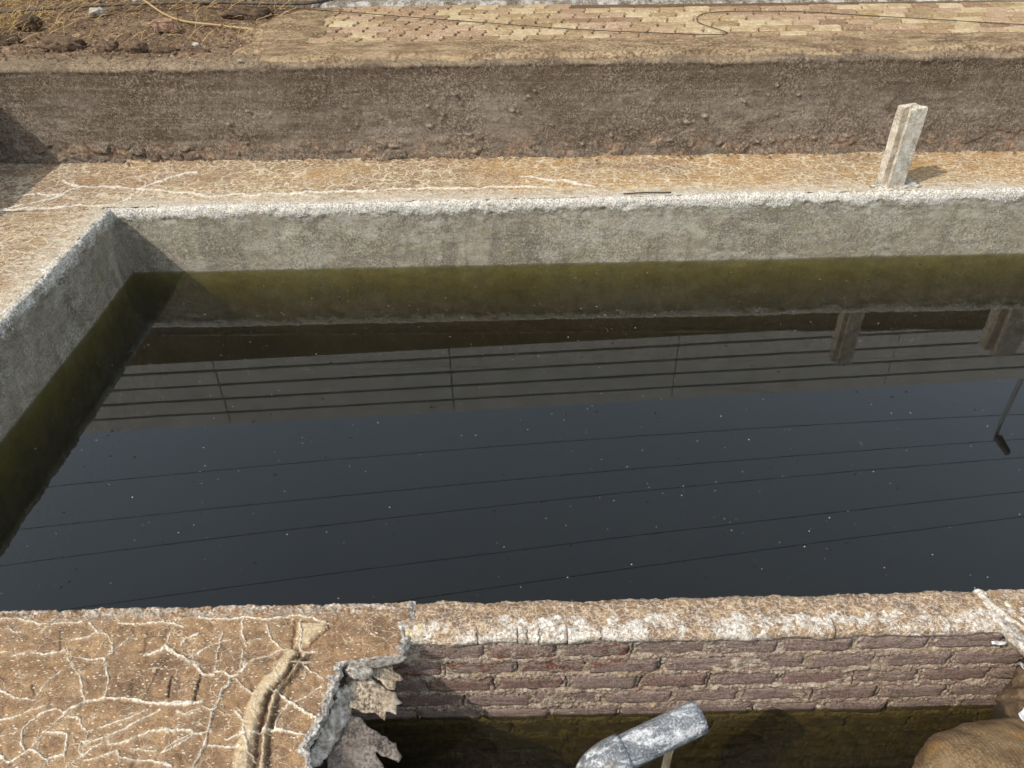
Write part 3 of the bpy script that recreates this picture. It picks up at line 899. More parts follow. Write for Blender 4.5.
def ledge(X, Y, lip, seed):
    Z = -0.004 + 0.006 * fbm(X * 2.2, Y * 2.2, seed, 3) + 0.0035 * fbm(X * 17, Y * 17, seed + 2, 4)
    wx = X + 0.03 * fbm(X * 7, Y * 7, seed + 5, 3); wy = Y + 0.03 * fbm(X * 7, Y * 7, seed + 6, 3)
    salt = np.zeros(X.shape)
    for ln in L_LINES:
        d = poly_dist(wx, wy, ln, 0.05)
        salt = np.maximum(salt, sstep(0.016, 0.005, d + 0.006 * gnoise(X * 30, Y * 30, 3)))
    f1, e, c = worley(wx * 7, wy * 9, seed + 7)
    Z += 0.004 * sstep(0.08, 0.01, e) + 0.006 * salt
    Z += 0.010 * sstep(0.84, 0.98, lip)
    Z += 0.02 * sstep(0.12, 0.0, lip)                    # drifts up against the wall behind
    return np.stack([X, Y, Z], -1), salt


xs = cat(spaced(-4.05, 4.6, .0095), np.geomspace(.05, 4.5, 40) + 4.6)
ts = np.linspace(0, 1, 105)
A, T = np.meshgrid(xs, ts, indexing='ij')
Yl = 4.885 + (upY(A) + 0.05 - 4.885) * T
lipf = (1 - T) * (0.45 + 0.55 * sstep(-3.05, -2.65, A))
Pl, sl = ledge(A, Yl, np.where(A > -2.9, lipf, np.clip(lipf, .12, 1)), 31)
o = grid('ledge', Pl, ledge_m, {'lip': lipf, 'salt': sl}, flip=False)
tag(o, 'ochre crusted ledge behind the tank, netted with white salt cracks', None, None, 'structure')
ys = cat(spaced(1.2, 2.6, .03), spaced(2.6, 4.94, .0095))
A, T = np.meshgrid(ys, np.linspace(0, 1, 90), indexing='ij')
Xl = -2.69 - 1.34 * T
Pl, sl = ledge(Xl, A, 1 - T, 44)
Pl[..., 2] -= 0.003
o = grid('ledge', Pl, ledge_m, {'lip': (1 - T) * 0.93, 'salt': sl}, flip=True)
tag(o, 'brown crusted ledge along the left side of the tank', None, None, 'structure')

# ------------------------------------------------------------------ retaining walls behind the ledges
LUMPS = [(-2.06, 0.27), (-1.9, 0.36), (-0.57, 0.23), (-0.57, 0.38), (-0.36, 0.46), (-0.33, 0.39), (-0.46, 0.32), (-0.28, 0.17), (-2.04, 0.05), (-1.96, 0.12), (-1.2, 0.07), (-0.24, 0.04), (-0.85, 0.09), (0.04, 0.34), (0.09, 0.33), (-0.37, 0.46), (0.21, 0.48), (0.17, 0.44), (0.8, 0.28), (0.56, 0.09), (0.78, 0.15), (1.2, 0.11), (0.33, 0.23), (1.94, 0.49), (1.72, 0.38), (2.1, 0.42), (1.33, 0.24), (1.45, 0.28), (1.23, 0.11), (1.58, 0.08), (1.87, 0.09), (2.28, 0.11), (2.51, 0.12)]


def retaining(name, along, to_world, seed, lumps=(), step=0.0085):
    key = [(0.55, 0.655), (0.30, 0.672), (0.06, 0.676), (0.02, 0.672), (0.0, 0.655), (0.006, 0.60), (0.004, 0.3), (0.0, 0.12), (-0.006, 0.05), (-0.03, -0.03)]
    pr = []
    for a, b in zip(key[:-1], key[1:]):
        n = max(1, int(math.hypot(b[0] - a[0], b[1] - a[1]) / step))
        pr += [(a[0] + (b[0] - a[0]) * k / n, a[1] + (b[1] - a[1]) * k / n) for k in range(n)]
    pr = np.array(pr + [key[-1]])
    s = np.concatenate([[0], np.cumsum(np.hypot(*np.diff(pr, axis=0).T))])
    tang = np.gradient(pr, axis=0); tang /= np.linalg.norm(tang, axis=1)[:, None] + 1e-9
    nr = np.stack([tang[:, 1], -tang[:, 0]], -1)
    A, Sx = np.meshgrid(along, s, indexing='ij')
    zz = np.broadcast_to(pr[:, 1][None, :], A.shape); oo = np.broadcast_to(pr[:, 0][None, :], A.shape)
    face = sstep(0.68, 0.62, zz)
    d = 0.010 * fbm(A * 2.1, Sx * 2.6, seed, 4) + 0.0035 * fbm(A * 22, Sx * 22, seed + 2, 4, .6)
    # crumbling upper edge: a broken drip edge along the top of the face
    ed = 0.648 + 0.018 * fbm(A * 3.1, A * 0 + .5, seed + 4, 5, .6)
    d += 0.006 * sstep(ed - 0.006, ed + 0.008, zz) * sstep(0.5, 0.05, oo)
    d += 0.006 * sstep(0.5, 0.05, oo) * sstep(0.6, 0.66, zz) * fbm(A * 34, Sx * 34, seed + 5, 3)
    # eroded rubble at the foot
    low = sstep(0.20, 0.07, zz + 0.05 * fbm(A * 2.3, Sx * 2.0, seed + 6, 3)) * (0.35 + 0.65 * sstep(-.3, .4, fbm(A * 1.6, Sx * 0.5, seed + 21, 3)))
    f1, e, c = worley(A * 9, Sx * 14, seed + 7)
    d += low * (0.040 * (c - 0.45) * sstep(0.0, 0.22, e) - 0.012 * sstep(0.16, 0.0, e) + 0.008 * fbm(A * 40, Sx * 40, seed + 9, 3))
    d += low * 0.012
    # horizontal ridges left by the trowel
    d += 0.0025 * face * fbm(A * 1.3, zz * 24, seed + 11, 3)
    lump = np.zeros(A.shape)
    rng = random.Random(seed)
    for lx, lz in lumps:
        rx, rz = rng.uniform(.010, .034), rng.uniform(.008, .015)
        q = ((A - lx + 0.010 * fbm(A * 30, zz * 30, 3, 2)) / rx) ** 2 + ((zz - lz + 0.008 * fbm(A * 30, zz * 30, 8, 2)) / rz) ** 2
        b = np.clip(1 - q, 0, 1) * face
        d += 0.022 * np.sqrt(b)
        lump = np.maximum(lump, 0.8 * sstep(0.0, 0.4, b))
    f1, e, c = worley(A * 9, zz * 11, seed + 14)                       # crumbs stuck on the face
    sm = face * np.where(c > 0.86, np.clip(0.16 - f1, 0, 1) * 6, 0) * sstep(0.6, 0.45, zz)
    d += 0.012 * np.clip(sm, 0, 1); lump = np.maximum(lump, 0.5 * np.clip(sm * 1.5, 0, 1))
    P = to_world(A, oo + d * nr[:, 0][None, :], zz + d * nr[:, 1][None, :])
    top = sstep(0.0, 0.03, zz - ed) * np.ones(A.shape)
    return P, {'lump': lump, 'top': top}


xs = cat(spaced(-4.1, 4.5, .0085), np.geomspace(.04, 4.6, 50) + 4.5)
P, at = retaining('retaining_wall', xs, lambda a, o, z: np.stack([a, upY(a) + o, z], -1), 71, LUMPS)
o = grid('retaining_wall', P, retain_m, at, flip=False)
tag(o, 'long brown mud plastered wall behind the ochre ledge, below the yellow and pink paving', 'wall', 'brown retaining walls')
ys = cat(spaced(1.0, 3.6, .04), spaced(3.6, 5.82, .009))
P, at = retaining('retaining_wall', ys, lambda a, o, z: np.stack([-3.93 - o, a, z], -1), 83)
o = grid('retaining_wall', P, retain_m, at, flip=True)
tag(o, 'brown mud plastered wall along the left ledge, at the left edge of the photo, casting the corner shadow', 'wall', 'brown retaining walls')

# ------------------------------------------------------------------ paving of interlocking blocks
bed_pts = [(-1.85, 6.02), (9.0, 5.75), (9.0, 7.20), (-1.85, 7.72)]


def y_front(x): return 6.21 - 0.026 * x
def y_back(x): return 7.555 - 0.055 * x


bx = cat(spaced(-1.9, 5.0, .05), spaced(5.0, 9.0, .5))
A, T = np.meshgrid(bx, np.linspace(0, 1, 30), indexing='ij')
bedP = np.stack([A, y_front(A) - 0.02 + (y_back(A) - y_front(A) + .04) * T, 0.682 + 0.003 * fbm(A * 9, T * 9, 5, 2)], -1)
pave = tag(grid('pavement', bedP, joint_m), kind='structure')

PW, PD, TH = 0.214, 0.190, 0.026


def paver_mesh(i, mat):
    rng = random.Random(900 + i)
    w, h = PW / 2 - 0.008, PD / 2 - 0.013
    zig = 0.012
    def j(): return rng.uniform(-.0018, .0018)
    ol = [(-w - zig, -h), (w - zig, -h), (w - zig, -h * .38), (w + zig, -h * .12), (w + zig, h * .62), (w - zig * .2, h), (-w - zig * .2, h), (-w + zig, h * .62), (-w + zig, -h * .12), (-w - zig, -h * .38)]
    ol = [(x + j(), y + j()) for x, y in ol]
    n = len(ol)
    ins = [(x * .95, y * .90) for x, y in ol]
    V = [(x, y, 0) for x, y in ol] + [(x, y, TH - .009) for x, y in ol] + [(x, y, TH + rng.uniform(-.001, .001)) for x, y in ins]
    F = []
    for k in range(n):
        k2 = (k + 1) % n
        F.append((k, k2, n + k2, n + k)); F.append((n + k, n + k2, 2 * n + k2, 2 * n + k))
    F.append(tuple(range(2 * n, 3 * n)))
    me = bpy.data.meshes.new('paver')
    me.from_pydata(V, [], F); me.update()
    me.materials.append(mat)
    return me


pav = {'y': [paver_mesh(i, paver_yellow) for i in range(5)], 'p': [paver_mesh(i + 5, paver_pink) for i in range(5)]}
rng = random.Random(4)
count = 0
rows = 7
for rr in range(rows):
    for cc in range(-10, 28):
        x = cc * PW + (rr % 2) * PW * 0.5 + 0.06
        y = y_front(x) + 0.01 + (rr + 0.5) * PD * (1 - 0.008 * max(0, x))
        if x < -1.62 - 0.0 * rr + rng.uniform(-.03, .06) + (0.16 if rr < 2 else 0) or x > 5.25 or y > y_back(x) - 0.09:
            continue
        if count >= 296:
            break
        u = x + 0.55 * (y - 6.9)                                   # bands of colour laid aslant
        pink = 0.5 + 0.5 * math.sin(u * 4.0 - 1.7) > 0.52
        if rng.random() < 0.24: pink = not pink
        o = bpy.data.objects.new('paver', rng.choice(pav['p' if pink else 'y']))
        o.location = (x, y, 0.672 + rng.uniform(-.004, .004))
        o.rotation_euler = (rng.uniform(-.02, .02), rng.uniform(-.02, .02), -0.028 + rng.uniform(-.02, .02))
        link(o, pave)
        count += 1

# sandy mortar haunch along the paving, wrapping round its left end
A, T = np.meshgrid(cat(spaced(-1.78, 4.6, .012), spaced(4.6, 9.0, .2)), np.linspace(0, 1, 46), indexing='ij')
yf = upY(A) + 0.06 + 0.03 * fbm(A * 2.2, A * 0, 7, 4) + 0.42 * sstep(-1.62, -2.02, A) ** 2
yb = y_front(A) + 0.012 + 0.012 * fbm(A * 8, A * 0 + 2, 2, 4) + 0.30 * sstep(-1.45, -1.8, A)
Yh = yf + (np.maximum(yb, yf + .01) - yf) * T
Zh = 0.650 + 0.022 * sstep(-2.02, -1.85, A) + 0.042 * sstep(0, 0.10, T) * sstep(-2.06, -1.78, A + 0.07 * fbm(A * 4, Yh * 4, 15, 3)) + 0.005 * fbm(A * 9, Yh * 9, 8, 4) - 0.022 * sstep(.9, 1, T) * sstep(-1.6, -1.4, A)
Zh += 0.002 * fbm(A * 50, Yh * 50, 18, 2) - 0.012 * sstep(-1.62, -1.9, A) * 0
hau = grid('pavement_edge', np.stack([A, Yh, Zh], -1), haunch_m)
tag(hau, kind='structure')
# sand spilt over the left end of the paving
A, T = np.meshgrid(spaced(-2.3, -1.0, .012), spaced(5.98, 7.62, .012), indexing='ij')
bl = 0.16 * fbm(A * 2.2, T * 2.2, 91, 4)
msk = sstep(5.98, 6.10, T) * sstep(-1.36, -1.60, A + bl + 0.10 * sstep(6.7, 6.2, T)) * sstep(-2.16, -1.88, A + 0.12 * fbm(A * 2.6, T * 2.6, 92, 3) - 0.10 * sstep(6.9, 7.6, T)) * sstep(7.62, 7.45, T)
spill = grid('pavement_edge', np.stack([A, T, 0.650 + 0.066 * msk + 0.005 * fbm(A * 9, T * 9, 93, 4) + 0.002 * fbm(A * 50, T * 50, 94, 2)], -1), haunch_m)
tag(spill, kind='structure')
# strip of mottled concrete behind the paving
A, T = np.meshgrid(cat(spaced(-1.75, 4.6, .02), spaced(4.6, 9.0, .3)), np.linspace(0, 1, 24), indexing='ij')
Ys = y_back(A) + 0.01 * fbm(A * 4, A * 0, 1, 3) + (8.55 - y_back(A)) * T
Zs = 0.668 + 0.05 * sstep(0.0, 0.05, T) + 0.010 * fbm(A * 8, Ys * 8, 12, 4)
st = grid('concrete_strip', np.stack([A, Ys, Zs], -1), plinth_m)
tag(st, kind='structure')

# ------------------------------------------------------------------ near wall of bricks
WY0, WY1 = 1.487, 1.618                      # face to the near tank, back to the pond
wall = empty('brick_wall', 'low half-brick wall with white salt cap between the two tanks, taupe bricks showing', 'wall', (0.6, 1.55, -0.5))


def child(o, parent):                          # keep the world place under a parent that was moved
    o.parent = parent
    o.matrix_parent_inverse = Matrix.Translation(-Vector(parent.location))
    return o


core = mesh_obj('core', box_bm(-0.95, 2.2, WY0 + 0.03, WY1 - 0.004, -1.2, -0.035), mortar_m)
child(core, wall)

COURSE, BL = 0.096, 0.243
BZ0 = -0.030                                   # underside of the cap


def brick_mesh(i, w=0.225, h=0.081, d=0.06):
    bm = box_bm(-w / 2, w / 2, 0, d, -h / 2, h / 2)
    bmesh.ops.subdivide_edges(bm, edges=[e for e in bm.edges if abs(e.verts[0].co.x - e.verts[1].co.x) > .1], cuts=13, use_grid_fill=True)
    bmesh.ops.subdivide_edges(bm, edges=[e for e in bm.edges if abs(e.verts[0].co.z - e.verts[1].co.z) > .04], cuts=5, use_grid_fill=True)
    rng = random.Random(i)
    ph = rng.uniform(0, 50)
    for v in bm.verts:
        if v.co.y > 0.01:
            continue
        ex = abs(v.co.x) / (w / 2); ez = abs(v.co.z) / (h / 2)
        wear = max(0, ex - .9) / .1 * 0.004 + max(0, ez - .8) / .2 * 0.005
        n = float(fbm(np.array([v.co.x * 26 + ph]), np.array([v.co.z * 40 + ph]), i, 3)[0])
        v.co.y += wear * (1 + 0.6 * n) + 0.0022 * n
        v.co.z += 0.003 * float(gnoise(np.array([v.co.x * 17 + ph]), np.array([1.5 + ph]), i)[0]) * (1 if v.co.z > 0 else -1) * ez
        v.co.x += 0.004 * float(gnoise(np.array([v.co.z * 40 + ph]), np.array([2.5 + ph]), i + 3)[0]) * ex
    me = bpy.data.meshes.new('brick')
    bmesh.ops.recalc_face_normals(bm, faces=bm.faces)
    bm.to_mesh(me); bm.free()
    me.polygons.foreach_set('use_smooth', np.ones(len(me.polygons), dtype=bool))
    me.materials.append(brick_m)
    return me


bricks = [brick_mesh(300 + i) for i in range(8)]
rng = random.Random(12)
joints = []                                    # upright joints for the mortar sheet
for c in range(7):
    zc = BZ0 - 0.014 - (c + 0.5) * COURSE
    sh = [0.02, 0.115, 0.05, 0.165, 0.0, 0.12, 0.06, 0.1][c] + rng.uniform(-.02, .02)
    for k in range(-4, 10):
        x = k * BL + sh + rng.uniform(-.008, .008)
        if x < -0.86 or x > 2.15:
            continue
        joints.append((x + BL / 2, zc))
        o = bpy.data.objects.new('brick', rng.choice(bricks))
        o.location = (x, WY0 + 0.001 + rng.uniform(-.002, .0045), zc + rng.uniform(-.004, .004))
        o.rotation_euler = (rng.uniform(-.02, .02), rng.uniform(-.022, .022) + 0.01, rng.uniform(-.012, .012))
        o.scale = (rng.uniform(.95, 1.02), 1, rng.uniform(.88, 1.06))
        bare = c < 2 and -0.45 < x < 0.45
        o.color = (1, 1, 1, 0.0 if bare else 1.0)
        if bare: o['label'] = 'brick with bare red patches'
        link(o); child(o, wall)

# mortar: one rough sheet the bricks show through
xs = spaced(-0.75, 2.1, .0042); zs = cat(spaced(BZ0 + .03, -0.60, .0042), spaced(-0.60, -1.1, .03))
A, Zm = np.meshgrid(xs, zs, indexing='ij')
cpos = ((BZ0 - 0.014 - Zm) / COURSE) % 1.0
bed = np.minimum(cpos, 1 - cpos) * COURSE                            # distance to the bed joint
bedn = bed + 0.010 * fbm(A * 9, Zm * 9, 5, 4)
d = 0.0055 * sstep(0.020, 0.006, bedn) - 0.0005
d += 0.0042 * fbm(A * 20, Zm * 26, 7, 4, .6) + 0.0035 * fbm(A * 85, Zm * 85, 8, 3, .7)
big = sstep(0.25, 0.75, fbm(A * 3.4, Zm * 5.5, 33, 4))
d += 0.007 * big * sstep(-0.47, -0.40, Zm)
crack = np.zeros(A.shape)
rj = random.Random(5)
for jx, jz in joints:
    m = (np.abs(A - jx) < .03) & (np.abs(Zm - jz) < .05)
    if not m.any(): continue
    dx = np.abs(A[m] - jx + 0.010 * gnoise(Zm[m] * 24, A[m] * 0 + jx * 9, 4) + 0.003 * gnoise(Zm[m] * 90, A[m] * 0 + jx, 5))
    up = sstep(0.044, 0.026, np.abs(Zm[m] - jz))
    d[m] += 0.003 * sstep(0.016, 0.006, dx) * up
    if rj.random() < 0.75:
        k = sstep(0.0045, 0.0015, dx + 0.004 * (rj.random() - .3)) * up
        d[m] -= 0.012 * k
        crack[m] = np.maximum(crack[m], k)
Pm = np.stack([A, WY0 + 0.0075 - d, Zm], -1)
mo = grid('mortar', Pm, mortar_m, {'crack': crack}, flip=True)
child(mo, wall)

# salt cap over the top of the wall
key = [(1.640, -0.09), (1.634, -0.03), (1.622, -0.006), (1.60, 0.004), (1.54, 0.006), (1.492, 0.002), (1.478, -0.008), (1.474, -0.022), (1.478, -0.036), (1.486, -0.046), (1.492, -0.06)]
pr = []
for a, b in zip(key[:-1], key[1:]):
    n = max(1, int(math.hypot(b[0] - a[0], b[1] - a[1]) / .004))
    pr += [(a[0] + (b[0] - a[0]) * k / n, a[1] + (b[1] - a[1]) * k / n) for k in range(n)]
pr = np.array(pr + [key[-1]])
s = np.concatenate([[0], np.cumsum(np.hypot(*np.diff(pr, axis=0).T))])
tang = np.gradient(pr, axis=0); tang /= np.linalg.norm(tang, axis=1)[:, None]
nr = np.stack([tang[:, 1], -tang[:, 0]], -1)
xs = spaced(-0.42, 1.80, .004)
A, Sx = np.meshgrid(xs, s, indexing='ij')
yy = np.broadcast_to(pr[:, 0][None, :], A.shape); zz = np.broadcast_to(pr[:, 1][None, :], A.shape)
d = 0.007 * fbm(A * 6, Sx * 10, 61, 4, .55) + (0.0032 - 0.0012 * sstep(1.52, 1.485, yy)) * fbm(A * 40, Sx * 40, 63, 4, .65)
front = sstep(1.52, 1.485, yy)
f1, e, c = worley(A * 19, Sx * 24, 64)
d += 0.003 * front * (c - .5) * sstep(0, .25, e)
d -= front * 0.010 * sstep(0.1, 0.6, fbm(A * 3.0, Sx * 2, 66, 4)) * sstep(-0.02, -0.05, zz)
crack = np.zeros(A.shape)
for cx in (-0.13, 0.0, 0.07, 0.16, 0.27, 0.03, 1.02):
    dx = np.abs(A - cx + 0.004 * gnoise(Sx * 40, A * 0 + cx, 3))
    k = sstep(0.003, 0.001, dx) * sstep(1.53, 1.505, yy)
    crack = np.maximum(crack, k); d -= 0.006 * k
salt = -0.06 + 0.74 * sstep(1.575, 1.53, yy + 0.03 * fbm(A * 7, Sx * 7, 68, 4)) - 0.45 * sstep(-0.03, -0.05, zz + 0.02 * fbm(A * 9, A * 0, 67, 4)) + 0.25 * sstep(1.60, 1.625, yy)
salt += 0.35 * sstep(0.3, 0.8, fbm(A * 2.1, Sx * 3, 69, 3)) - 0.30 * sstep(0.45, 0.8, A) * sstep(1.65, 1.2, A) - 0.25 * sstep(0.1, 0.7, fbm(A * 2.7, Sx * 5, 70, 4))
cap = grid('salt_cap', np.stack([A, yy + d * nr[:, 0][None, :], zz + d * nr[:, 1][None, :]], -1), cap_m, {'salt': salt, 'crack': crack, 'low': sstep(-0.030, -0.044, zz + 0.008 * fbm(A * 12, A * 0, 72, 4))}, flip=False)
child(cap, wall)

# ------------------------------------------------------------------ crusted platform at the near left, torn along its right edge
edge = pts_mm(EDGE)[::-1]                      # by rising y


def torn_edge(Y):
    xe = np.interp(Y, np.concatenate([[-4.2, 0.6], edge[:, 1], [1.64]]), np.concatenate([[-0.60, -0.57], edge[:, 0], [-0.342]]))
    return xe + 0.008 * fbm(Y * 30, Y * 0 + 3, 4, 5, .65)


ys = cat(np.linspace(-4.2, 0.85, 40), spaced(0.85, 1.632, .0019))
back = np.concatenate([-np.geomspace(1.6, 3.1, 26)[::-1], -spaced(1.6, 0.0, .0021)[0:]])
Yg, Dg = np.meshgrid(ys, back, indexing='ij')
X = torn_edge(Yg) + Dg
Y = Yg
wx = X + 0.0032 * fbm(X * 40, Y * 40, 11, 4, .6); wy = Y + 0.0032 * fbm(X * 40, Y * 40, 12, 4, .6)
halo = np.zeros(X.shape); salt = np.zeros(X.shape); dirt = np.zeros(X.shape); H = np.zeros(X.shape)
for w, ln in CRACKS:
    d = poly_dist(wx, wy, pts_mm(ln), 0.025)
    if w > 0:
        hw = 0.00026 * w
        wob = np.clip(1 + 0.35 * gnoise(X * 55, Y * 55, 14) + 0.55 * gnoise(X * 14, Y * 14, 15), .35, 2)
        q = sstep(hw * 1.45 * wob, hw * 0.55 * wob, d)
        H = np.maximum(H, q * (0.0016 + 0.00036 * w))
        salt = np.maximum(salt, q)
        halo = np.maximum(halo, sstep(0.016, 0.002, d))
    else:
        q = sstep(0.0052, 0.0016, d)
        dirt = np.maximum(dirt, q); H = H - 0.006 * q
Z = 0.004 * fbm(X * 5, Y * 5, 16, 3) + 0.0018 * fbm(X * 30, Y * 30, 17, 4)
f1, e, c = worley(wx * 12, wy * 15, 18)
Z += 0.003 * sstep(0.0, 0.3, e)
pale = np.zeros(X.shape)
for nm, rad, hgt in ((FOLD, 0.030, 0.012), (FOLD2, 0.010, 0.009)):
    d = poly_dist(wx, wy, pts_mm(nm), 0.06)
    q = sstep(rad, rad * .35, d + 0.004 * gnoise(X * 22, Y * 22, 19))
    Z += hgt * q; pale = np.maximum(pale, 0.85 * q)
for nm in (GRV1, GRV2):
    d = poly_dist(wx, wy, pts_mm(nm), 0.03)
    q = sstep(0.013, 0.004, d)
    Z -= 0.010 * q; dirt = np.maximum(dirt, 0.75 * q); pale *= (1 - q)
pp = pts_mm(PATCH)
d = poly_dist(wx, wy, np.vstack([pp, pp[:1]]), 0.2)
ins = np.zeros(X.shape, bool)
for (ax, ay), (bx, by) in zip(pp, np.roll(pp, -1, 0)):
    ins ^= ((ay > wy) != (by > wy)) & (wx < (bx - ax) * (wy - ay) / (by - ay + 1e-12) + ax)
pq = np.where(ins, sstep(0.0, 0.014, d), 0)
pale = np.maximum(pale, 0.9 * pq); Z += 0.006 * pq - 0.007 * np.where(ins, 0, sstep(0.012, 0.0, d))
Z += H
# rough crest next to the pond
cr = sstep(1.565, 1.605, Y)
Z += cr * (0.006 * fbm(X * 22, Y * 40, 23, 4, .6) + 0.004 * fbm(X * 90, Y * 90, 24, 2)) - 0.10 * sstep(1.618, 1.632, Y) ** 2
rim = 0.8 * sstep(-0.030, -0.010, Dg + 0.012 * fbm(X * 30, Y * 30, 26, 3))
Z += 0.005 * sstep(-0.06, -0.02, Dg) * sstep(0.0, -0.012, Dg) + 0.004 * sstep(-0.05, -0.01, Dg) * fbm(X * 60, Y * 60, 27, 3)
Z += 0.004
P = np.stack([X, Y, Z], -1)
# the rim turns down and back under
fold = [(0.003, -0.002), (0.005, -0.007), (0.004, -0.014), (0.006, -0.022), (0.001, -0.030), (-0.004, -0.038), (-0.014, -0.046), (-0.035, -0.052)]
cols = []
for k, (a, b) in enumerate(fold):
    nz = 0.006 * fbm(Yg[:, -1] * 30, Yg[:, -1] * 0 + k * .5, 28, 5, .65)
    cols.append(np.stack([X[:, -1] + a + nz, Y[:, -1], Z[:, -1] + b + nz * .7], -1))
P = np.concatenate([P, np.stack(cols, 1)], 1)


def pad(a, v): return np.concatenate([a, np.full((a.shape[0], len(fold)), v)], 1)


plat = grid('platform', P, platform_m, {'salt': pad(salt, 0), 'halo': pad(halo, 0), 'dirt': pad(dirt, 0), 'pale': pad(pale, 0), 'rim': pad(rim, 0.95)}, flip=False)
tag(plat, 'ochre platform with white salt filled cracks, torn along its right edge', None, None, 'structure')


def ragged_sheet(name, outline, zf, mat, parent, seed, thick=0.006, cell=0.011):
    """a torn piece with an outline, its own thickness and a wavy surface"""
    bm = bmesh.new()
    rng = random.Random(seed)
    pts = []
    n = len(outline)
    for k in range(n):
        a = np.array(outline[k]); b = np.array(outline[(k + 1) % n])
        m = max(1, int(np.hypot(*(b - a)) / cell))
        for q in range(m):
            p = a + (b - a) * q / m
            if q: p = p + np.array([rng.uniform(-.004, .004), rng.uniform(-.004, .004)])
            pts.append(p)
    vs = [bm.verts.new((p[0], p[1], 0)) for p in pts]
    es = [bm.edges.new((vs[k], vs[(k + 1) % len(vs)])) for k in range(len(vs))]
    bmesh.ops.triangle_fill(bm, edges=es, use_beauty=True)
    for _ in range(3):
        long_ = [e for e in bm.edges if e.calc_length() > cell * 1.3]
        if not long_: break
        bmesh.ops.subdivide_edges(bm, edges=long_, cuts=1)
        bmesh.ops.triangulate(bm, faces=bm.faces)
        bmesh.ops.beautify_fill(bm, faces=bm.faces, edges=bm.edges)
    bmesh.ops.recalc_face_normals(bm, faces=bm.faces)
    if sum(f.normal.z for f in bm.faces) < 0:
        bmesh.ops.reverse_faces(bm, faces=bm.faces)
    for v in bm.verts:
        x, y = np.array([v.co.x]), np.array([v.co.y])
        v.co.z = zf(v.co.x, v.co.y) + 0.007 * float(fbm(x * 18, y * 18, seed, 4)[0])
    top = list(bm.faces)
    r = bmesh.ops.extrude_face_region(bm, geom=top)
    ev = [q for q in r['geom'] if isinstance(q, bmesh.types.BMVert)]
    for v in ev: v.co.z -= thick * (0.7 + 0.6 * rng.random())
    return mesh_obj(name, bm, mat, parent, smooth=True)


f1o = pts_mm(FL1); f2o = pts_mm(FL2) * 0.957
ragged_sheet('torn_flake', f1o, lambda x, y: -0.045 - 0.42 * max(0, x + 0.52) - 0.12 * (1.42 - y), flake_m, plat, 41)['label'] = 'pale torn flake hanging below the broken edge'
ragged_sheet('torn_flake', f2o, lambda x, y: -0.070 - 0.30 * max(0, x + 0.54) - 0.02 * (1.3 - y), greyflake_m, plat, 43)['label'] = 'grey torn flake hanging lowest under the edge'
def crumple(V, seed):
    out = []
    for p in V:
        x, y, z = np.array([p[0]]), np.array([p[1]]), p[2]
        n1 = float(fbm(x * 34 + z * 21, y * 34 - z * 13, seed, 4, .6)[0]); n2 = float(fbm(x * 40 - z * 30, y * 28 + z * 35, seed + 4, 4, .6)[0])
        out.append(Vector((p[0] + .009 * n1, p[1] + .006 * n2, p[2] * 0.8 + .009 * n2 + .003)))
    return out


# curled strip of rim hanging inside the tear
ribbon = [(-0.515, 1.392), (-0.500, 1.36), (-0.512, 1.30), (-0.530, 1.24), (-0.548, 1.18), (-0.572, 1.13), (-0.600, 1.12), (-0.596, 1.17), (-0.578, 1.23), (-0.560, 1.30), (-0.548, 1.36)]
rb = ragged_sheet('curled_rim', [(x * .98 - .012, y * .98) for x, y in ribbon], lambda x, y: -0.022 - 0.9 * max(0, x + 0.548 + 0.22 * max(0, 1.36 - y)), rimwhite_m, plat, 47, 0.009, 0.009)
rb['label'] = 'pale ribbon of crust curling down along the tear'
lump_ = [(-0.53, 1.405), (-0.47, 1.42), (-0.455, 1.40), (-0.475, 1.375), (-0.51, 1.365), (-0.54, 1.38)]
ragged_sheet('curled_rim', lump_, lambda x, y: -0.010 - 0.5 * max(0, x + 0.52), rimwhite_m, plat, 48, 0.022, 0.009)
# earth side under the platform
A, T = np.meshgrid(spaced(-0.3, 1.50, .02), np.linspace(0, 1, 50), indexing='ij')
Xs = torn_edge(np.minimum(A, 1.38)) - 0.045 - 0.10 * T + 0.02 * fbm(A * 9, T * 9, 51, 4) - 0.03
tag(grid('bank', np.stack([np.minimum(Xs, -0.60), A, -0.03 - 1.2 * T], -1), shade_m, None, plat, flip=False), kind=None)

# right platform, only its corner shows
redge = [(-4.2, 1.95), (0.9, 1.93), (1.12, 1.80), (1.26, 1.66), (1.3765, 1.575), (1.467, 1.553), (1.563, 1.538), (1.616, 1.531), (1.66, 1.53)]
ys = cat(np.linspace(-4.2, 0.85, 20), spaced(0.85, 1.632, .004))
fw = np.concatenate([spaced(0, 0.5, .004), np.geomspace(.52, 7.2, 30)])
Yg, Dg = np.meshgrid(ys, fw, indexing='ij')
xe = np.interp(Yg, [a for a, b in redge], [b for a, b in redge]) + 0.006 * fbm(Yg * 40, Yg * 0, 77, 4)
X = xe + Dg; Y = Yg
Z = 0.006 + 0.005 * fbm(X * 6, Y * 6, 78, 3) + 0.004 * fbm(X * 40, Y * 40, 79, 3)
rl = pts_mm([1538, 1612, 1556, 1560, 1600, 1480, 1650, 1420, 1700, 1380])
d = poly_dist(X, Y, rl, 0.05)
q = sstep(0.010, 0.003, d + 0.004 * fbm(X * 30, Y * 30, 81, 3)); Z += 0.005 * q
d2 = poly_dist(X, Y, rl + np.array([0.028, 0.012]), 0.05); q2 = sstep(0.008, 0.003, d2); Z -= 0.010 * q2
Z += 0.003 * sstep(0.03, 0.012, Dg)
Z -= 0.10 * sstep(1.618, 1.632, Y) ** 2
P = np.stack([X, Y, Z], -1)
